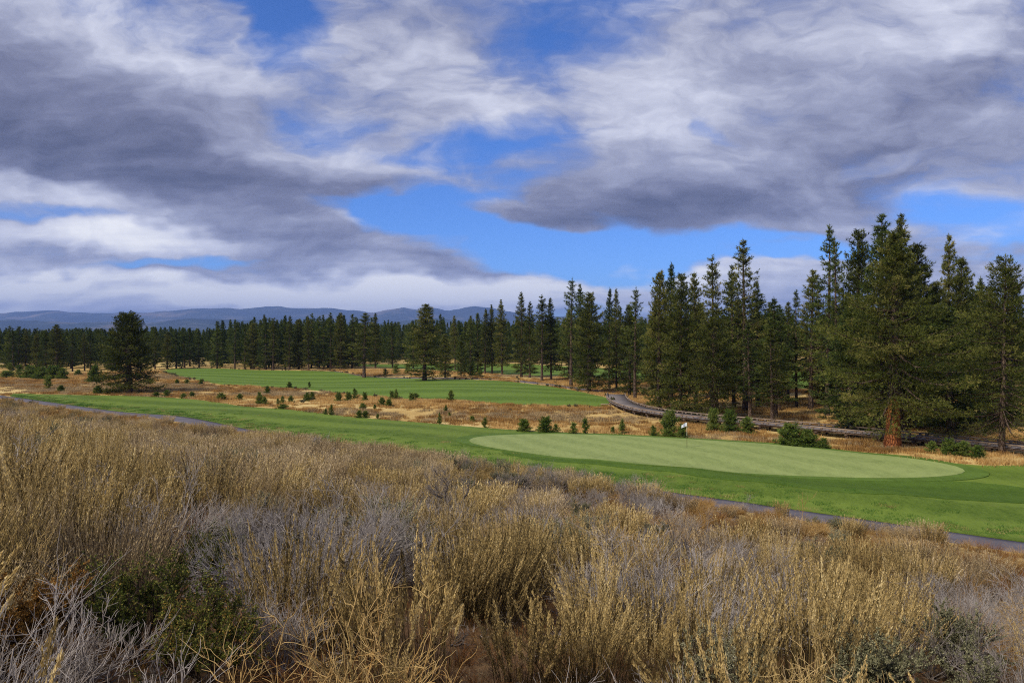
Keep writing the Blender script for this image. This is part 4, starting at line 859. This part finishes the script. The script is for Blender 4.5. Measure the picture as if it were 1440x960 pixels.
def kind_at(px, row, rg, wx=0, wy=0):
    w = dict(plume=1.5, grey=.9, gold=.9, rust=.45, dead=.45, sage=.4, green=.04, orange=.03)
    for (a, b_, rx, ry, k, wt) in ZONES:
        g = math.exp(-((px - a) / rx) ** 2 - ((row - b_) / ry) ** 2); w[k] += wt * g * 1.6
    for i_, q_ in enumerate(w): w[q_] *= 3.2 ** (4 * (float(vnoise(np.array(wx * .55 + i_ * 7.3), np.array(wy * .55 + i_ * 3.1), 60 + i_)) - .5))
    ks = list(w); v = np.array([w[k] for k in ks]) ** 1.4; return ks[rg.choice(len(ks), p=v / v.sum())]
rg = np.random.default_rng(99)
pl = []
def keep(x, y): s = NX * x + NY * y; return s < 40.4
# rows of jittered cells, tighter close to the camera
d = 1.3
while d < 122:
    step = min(.80 + .020 * d, 1.22) if d < 40 else 1.0 + .006 * (d - 40)
    halfw = d * (1.15 if d < 40 else .85) + 2.5; n = int(2 * halfw / step)
    for i in range(n + 1):
        x = -halfw + i * step + rg.uniform(-.5, .5) * step; y = d + rg.uniform(-.5, .5) * step
        if not keep(x, y) or math.hypot(x, y) < 1.7 or y < .9: continue
        if vnoise(np.array(x * .9), np.array(y * .9), 5) < .27 and rg.random() < .8: continue      # bare gaps
        z = float(h(x, y)); px = CX + F * x / y; row = HZ - F * (z + .3) / y
        if px < -480 or px > 2050: continue
        k = kind_at(px, row, rg, x, y)
        s = NX * x + NY * y; edge = np.clip((41 - s) / 9, .0, 1)
        sc = rg.uniform(.65, 1.25) * (1 + .2 * min(1, max(0, y - 5) / 6)) * (.8 + .2 * edge) * (1.12 if k in ('dead', 'sage', 'grey') and row < 700 else 1)
        if px < 330: sc *= 1 - .25 * np.clip((d - 25) / 40, 0, 1) * np.clip((330 - px) / 100, 0, 1)
        if px > 900 and s > 26: sc *= 1 - (.15 if px < 1290 else .0) * np.clip((px - 900) / 150, 0, 1) * np.clip((s - 26) / 10, 0, 1)
        if d < 3.4: sc *= .85
        pl.append((y, x, y, z, k, sc, px, row))
    d += step * .95
pl.sort(key=lambda p: p[0])
print('brush plants', len(pl))
cnt = {k: 0 for k in KINDS_}; rest = []
def where(px, row):
    v = 'at the foot of the slope' if row < 690 else 'on the middle of the slope' if row < 790 else 'near the viewer' if row < 900 else 'at the bottom edge'
    hz_ = 'far left' if px < 240 else 'left of centre' if px < 560 else 'at centre' if px < 860 else 'right of centre' if px < 1180 else 'far right'
    return hz_ + ' ' + v
def place_brush(k, x, y, z, sc, vi, label, group, rz=None):
    nm, ct = INFO[k]; me = BR[k][vi]; rz = rg.uniform(0, 6.28) if rz is None else rz; sq = sc * rg.uniform(.88, 1.15)
    tx, ty = rg.normal(0, .07), rg.normal(0, .07)
    if isinstance(me, tuple):
        r = link(nm, None, None, (x, y, z - .02), (tx, ty, rz), (sq, sq, sc)); link('stems', me[0], r); link('foliage', me[1], r)
    else: r = link(nm, me, None, (x, y, z - .02), (tx, ty, rz), (sq, sq, sc))
    return tag(r, label, ct, group)
for (_, x, y, z, k, sc, px, row) in pl:
    vi = int(rg.integers(NNEAR[k] - (2 if k == 'plume' else 0)))
    if k in ('plume', 'grey', 'gold') and y > 15 and rg.random() < min(.9, (y - 15) / 12): vi = NNEAR[k] + int(rg.integers(2))
    if k == 'plume' and y < 6.5 and rg.random() < .75: vi = 5 + int(rg.integers(2))
    if cnt[k] < (290 if k == 'plume' else 200) and -60 < px < 1500 and row < 1080:
        cnt[k] += 1; w_ = where(px, row)
        place_brush(k, x, y, z, sc, vi, LOOK[k] + ' ' + w_, INFO[k][1] + ' clumps ' + w_)
    else: rest.append((x, y, z, k, sc, vi))
print(cnt, 'rest', len(rest))
flatp = []; off_ = {}
for k in KINDS_:
    off_[k] = []
    for me in BR[k]:
        if isinstance(me, tuple):
            j = bpy.data.meshes.new('joined')   # stems and leaves of one shrub as one source
            import bmesh
            bm = bmesh.new(); bm.from_mesh(me[0]); n0 = len(bm.faces); bm.from_mesh(me[1]); bm.faces.ensure_lookup_table()
            for f_ in bm.faces[n0:]: f_.material_index = 1
            bm.to_mesh(j); bm.free(); j.materials.append(me[0].materials[0]); j.materials.append(me[1].materials[0]); me = j
        off_[k].append(len(flatp)); flatp.append(me)
scatter('brush', [(x, y, z - .02) for x, y, z, *_ in rest], [(rg.normal(0, .06), rg.normal(0, .06), rg.uniform(0, 6.28)) for _ in rest], [(s_ * rg.uniform(.9, 1.15), s_ * rg.uniform(.9, 1.15), s_) for *_, s_, _ in rest], [off_[k][vi] for _, _, _, k, _, vi in rest], flatp)

# ------------------------------------------------------------------ undergrowth and grasses nobody could count
gp = [grass_clump(500, M_rust, 40, .20, .10, .95, .5, .0018), grass_clump(501, M_gold, 40, .24, .10, .9, .5, .0018), grass_clump(502, M_grey, 40, .22, .12, 1.0, .45, .0018), dead_shrub(503, .28, 5, levels=2, kids=(4, 3), spread=(0, 40), tint=.45)]
pts = []; ix = []; sc_ = []
d = 1.2
while d < 125:
    step = min(.20 + .012 * d, .85); hw_ = d * (1.1 if d < 40 else .8) + 1; n = int(2 * hw_ / step)
    for i in range(n + 1):
        x = -hw_ + (i + rg.uniform(-.5, .5)) * step; y = d + rg.uniform(-.5, .5) * step
        if NX * x + NY * y > 40.5 or y < .7: continue
        pts.append((x, y, float(h(x, y)) - .01)); ix.append(int(rg.choice(4, p=[.34, .2, .26, .2] if d < 45 else [.05, .70, .23, .02]))); sc_.append(rg.uniform(.7, 1.3) * (1 + .9 * min(1, max(0, d - 25) / 30)))
    d += step
scatter('dry_grass', pts, [(rg.normal(0, .1), rg.normal(0, .1), rg.uniform(0, 6.28)) for _ in pts], [(s, s, s) for s in sc_], ix, gp)
print('grass', len(pts))
# meadow grass beyond the turf
mg = []
for i, (M_, tb) in enumerate([(M_gold, .55), (M_gold, .72), (M_gold, .48), (M_grey, .5), (M_gold, .40)]):
    g_ = np.random.default_rng(520 + i); mbb = MB(); Nn_ = 60
    c = np.column_stack([g_.normal(0, .35, Nn_), g_.normal(0, .35, Nn_), np.zeros(Nn_)]); add_spikes(mbb, c, np.tile([0, 0, 1.0], (Nn_, 1)), .34, .03, 3, g_, .28, .4, np.clip(g_.normal(tb, .12, Nn_), 0, 1)); mg.append(mbb.mesh('meadow_tuft', M_))
def in_turf(x, y): return inside(FAIR1, x, y) | inside(FAIR2, x, y) | inside(FAIR3, x, y)
N_ = 72000
dd_ = np.sqrt(rg.uniform(44 ** 2, 200 ** 2, N_)); kx = rg.uniform(-.85, 1.3, N_); xx = kx * dd_; ss = NX * xx + NY * dd_
pn = fbm(xx * .09, dd_ * .16, 77, 4); pn2 = fbm(xx * .05 + 9, dd_ * .09, 88, 4)
ok = (ss > 43.6) & ~in_turf(xx, dd_) & (pn + rg.uniform(-.12, .12, N_) > .40)
dpath = np.min(np.hypot(xx[:, None] - PATH2[None, ::4, 0], dd_[:, None] - PATH2[None, ::4, 1]), 1); ddk = np.min(np.hypot(xx[:, None] - dc[None, ::6, 0], dd_[:, None] - dc[None, ::6, 1]), 1)
ok &= (dpath > 1.8) & (ddk > 2.0)
xx = xx[ok]; yy = dd_[ok]; q = pn2[ok] + rg.normal(0, .05, len(xx)); mi = np.where(q > .52, 1, np.where(q > .47, 0, np.where(q > .43, 2, np.where(q > .33, 4, 3))))
zz_ = h(xx, yy); s_ = rg.uniform(.5, 1.25, len(xx))
scatter('meadow_grass', np.column_stack([xx, yy, zz_]), np.column_stack([np.zeros((len(xx), 2)), rg.uniform(0, 6.28, len(xx))]), np.column_stack([s_, s_, s_ * rg.uniform(.6, 1.2, len(xx))]), mi, mg)
# low grey brush along the banks and under the trees
lb = [leafy_shrub(540 + i, .5, 8, M_sage, leafl=.05, K=3, nl=5, kids=(4, 4, 2), tb=.35) for i in range(2)]
jl = []
for a, b_ in lb:
    bm = bmesh.new(); bm.from_mesh(a); n0 = len(bm.faces); bm.from_mesh(b_); bm.faces.ensure_lookup_table()
    for f_ in bm.faces[n0:]: f_.material_index = 1
    j = bpy.data.meshes.new('low_brush'); bm.to_mesh(j); bm.free(); j.materials.append(M_stem); j.materials.append(M_sage); jl.append(j)
jl.append(dead_shrub(545, .5, 8, levels=2, kids=(5, 4), tint=.35))
pts = []
FE = resample(chaikin(fair2), 1.0)
for p in FE:
    if rg.random() < .45: o_ = nrm((p - FE.mean(0))[None])[0] * rg.uniform(.3, 1.6); pts.append((p[0] + o_[0], p[1] + o_[1]))
for _ in range(1500):
    d = rg.uniform(64, 170); k = rg.uniform(.05, .78) if rg.random() < .6 else rg.uniform(-.75, .1); x = k * d
    if NX * x + NY * d < 60 or in_turf(np.array(x), np.array(d)) or dist2path(x, d, dc) < 2.4 or dist2path(x, d, PATH2) < 2.5: continue
    if vnoise(np.array(x * .12), np.array(d * .12), 31) < .8: continue
    pts.append((x, d))
scatter('low_brush', [(x, y, float(h(x, y))) for x, y in pts], [(0, 0, rg.uniform(0, 6.28)) for _ in pts], [(s, s, s) for s in rg.uniform(.5, 1.3, len(pts))], [int(rg.integers(3)) for _ in pts], jl)
# short turf edge along the cart path
te = []
for i in range(2):
    g_ = np.random.default_rng(560 + i); mbb = MB(); c = np.column_stack([g_.uniform(-.4, .4, 90), g_.uniform(-.4, .4, 90), np.zeros(90)]); add_spikes(mbb, c, np.tile([0, 0, 1.0], (90, 1)), .11, .012, 2, g_, .4, .4, np.clip(g_.normal(.5, .15, 90), 0, 1)); te.append(mbb.mesh('turf_tuft', M_lush if i else M_plume))
pts = []
for p in near_edge[::1]:
    for _ in range(20):
        o_ = sdir * rg.uniform(-2.4, 2.4) + nvec * (.1 + abs(rg.normal(0, 2.2))); x, y = p + o_; pts.append((x, y, float(h(x, y)) + .05)) if y > 20 and in_turf(np.array(x), np.array(y)) else None
scatter('rough_turf', pts, [(0, 0, rg.uniform(0, 6.28)) for _ in pts], [(s, s, s) for s in rg.uniform(.6, 1.3, len(pts))], [0 if rg.random() < .16 else 1 for _ in pts], te)

# ------------------------------------------------------------------ plants that stand out from the brush
def single(name, me, px, row, label, cat, rz=0, sc=1, tilt=(0, 0), group=None, kids=None):
    p = at(px, row); r = link(name, me if not isinstance(me, tuple) else None, None, (p[0], p[1], p[2] - .02), (tilt[0], tilt[1], rz), (sc, sc, sc)); tag(r, label, cat, group)
    if isinstance(me, tuple): link('stems', me[0], r); link('foliage', me[1], r)
    return r
def twisted():
    g_ = np.random.default_rng(700); mb = MB()
    def limb(pts, r0, r1, t): pts = np.array(pts, float); q = np.linspace(0, len(pts) - 1, 9); pp = np.stack([np.interp(q, range(len(pts)), pts[:, i]) for i in range(3)], 1) + g_.normal(0, .008, (9, 3)); add_tubes(mb, pp[None], np.linspace(r0, r1, 9)[None], 6, t); return pp
    a = limb([(0, 0, 0), (.05, 0, .35), (.14, 0, .62)], .045, .034, .72)
    b1_ = limb([(.14, 0, .62), (-.05, .05, .80), (-.28, 0, .92), (-.45, .1, 1.05)], .032, .014, .12); b2_ = limb([(.14, 0, .62), (.32, -.05, .74), (.46, 0, .95), (.50, .05, 1.15)], .032, .013, .12); b3_ = limb([(-.05, .05, .80), (-.02, .1, .98), (.08, .05, 1.2)], .02, .01, .12)
    br = []
    for src in (b1_, b2_, b3_):
        for k in range(9):
            j = g_.integers(2, 9); br += [(p_ + src[j], lv + 1) for p_, lv in branching(g_, 1, .75, (20, 80), 2, (5, 4), .6, .14, .6)]
    woody(mb, br, (.008, .006, .0035, .002), .28, 0, g_); return mb.mesh('twisted_dead_shrub', M_twig)
single('dead_shrub', twisted(), 628, 752, 'twisted dead shrub with a grey trunk forking into two dark limbs, standing at centre', 'dead shrub', 0, 1.15)
single('tumbleweed', dead_shrub(710, .42, 26, M_gold, (.004, .003, .002, .0015), (5, 4), 2, (0, 85), .55, .25, .9), 650, 757, 'round golden brown ball of dry stems beside the twisted dead shrub', 'tumbleweed')
single('green_tuft', grass_clump(711, M_lush, 160, .40, .16, .6, .6, .003), 786, 762, 'only bright green tuft among the dry brush at centre', 'green tuft', sc=1.0)
single('dry_weed', dead_shrub(712, 1.05, 6, M_gold, (.0075, .0045, .003, .002), (4, 4, 2), 3, (35, 88), .85, .10, .55), 500, 985, 'big arching golden weed with long bare branches at the bottom edge', 'dry weed', .6)
single('dry_weed', dead_shrub(715, .9, 4, M_gold, (.006, .004, .0025, .002), (4, 3, 2), 3, (55, 88), .85, .09, .5), 30, 900, 'thin pale branching weed standing up at the lower left edge', 'dry weed', 1.6)
single('dead_shrub', dead_shrub(713, 1.25, 12, M_twig, (.013, .0065, .0035, .002), (6, 5, 4), 3, (10, 60), .78, .13, .5), 950, 900, 'largest silver-white dead shrub with spreading bare branches right of centre', 'dead shrub', 2.0, 1.05)
single('dead_shrub', dead_shrub(716, 1.15, 13, M_twig, (.011, .006, .003, .002), (6, 5, 4), 3, (5, 40), .6, .10, .4), 400, 850, 'sprawling grey dead shrub with long low twigs left of centre', 'dead shrub', 4.0, 1.1)
def stalk():
    g_ = np.random.default_rng(714); mb = MB(); P_ = np.array([[(0, 0, 0), (.01, 0, .4), (.02, .01, .8), (.03, 0, 1.25), (.02, 0, 1.7)]]); add_tubes(mb, P_, np.array([[.010, .009, .008, .006, .003]]), 4, .85)
    br = []
    for k in range(13): z_ = g_.uniform(.25, 1.15); br += [(p_ + np.array([.02, 0, z_]), lv) for p_, lv in branching(g_, 1, .8, (15, 55), 2, (3, 3), .55, .1, .5)]
    woody(mb, br, (.005, .0035, .0025), .8, 0, g_); return mb.mesh('tall_weed', M_gold)
single('dry_weed', stalk(), 1128, 748, 'tall single golden weed stalk poking up against the turf beside the cart path', 'dry weed', .4, 1.1)
for px_, row_, key, vi, sc_s, lb in [(200, 935, 'green', 0, .85, 'olive green small-leaved shrub at the lower left, left one of two'), (290, 960, 'green', 1, .75, 'olive green small-leaved shrub at the lower left, right one of two'), (30, 960, 'orange', 0, .85, 'orange-brown leaved shrub in the bottom left corner'),
                                     (1020, 990, 'sage', 2, .8, 'grey-green sagebrush at the bottom edge right of centre'), (420, 790, 'green', 1, .6, 'small yellowish green shrub beside the sprawling grey dead shrub')]:
    single(INFO[key][0], BR[key][vi], px_, row_, lb, INFO[key][1], px_ * .01, sc_s)
for o in [o for o in C.objects if o.get('category') and o.parent is None and o.get('group', '').find('clumps') > 0]:      # room for the two green shrubs
    for px_, row_ in ((200, 935), (290, 960)):
        p = at(px_, row_)
        if (o.location.x - p[0]) ** 2 + (o.location.y - p[1]) ** 2 < .42 ** 2 or (p[1] - 1.5 < o.location.y < p[1] - .2 and abs(o.location.x / o.location.y - p[0] / p[1]) < .10):
            for c in list(o.children): bpy.data.objects.remove(c)
            bpy.data.objects.remove(o); break
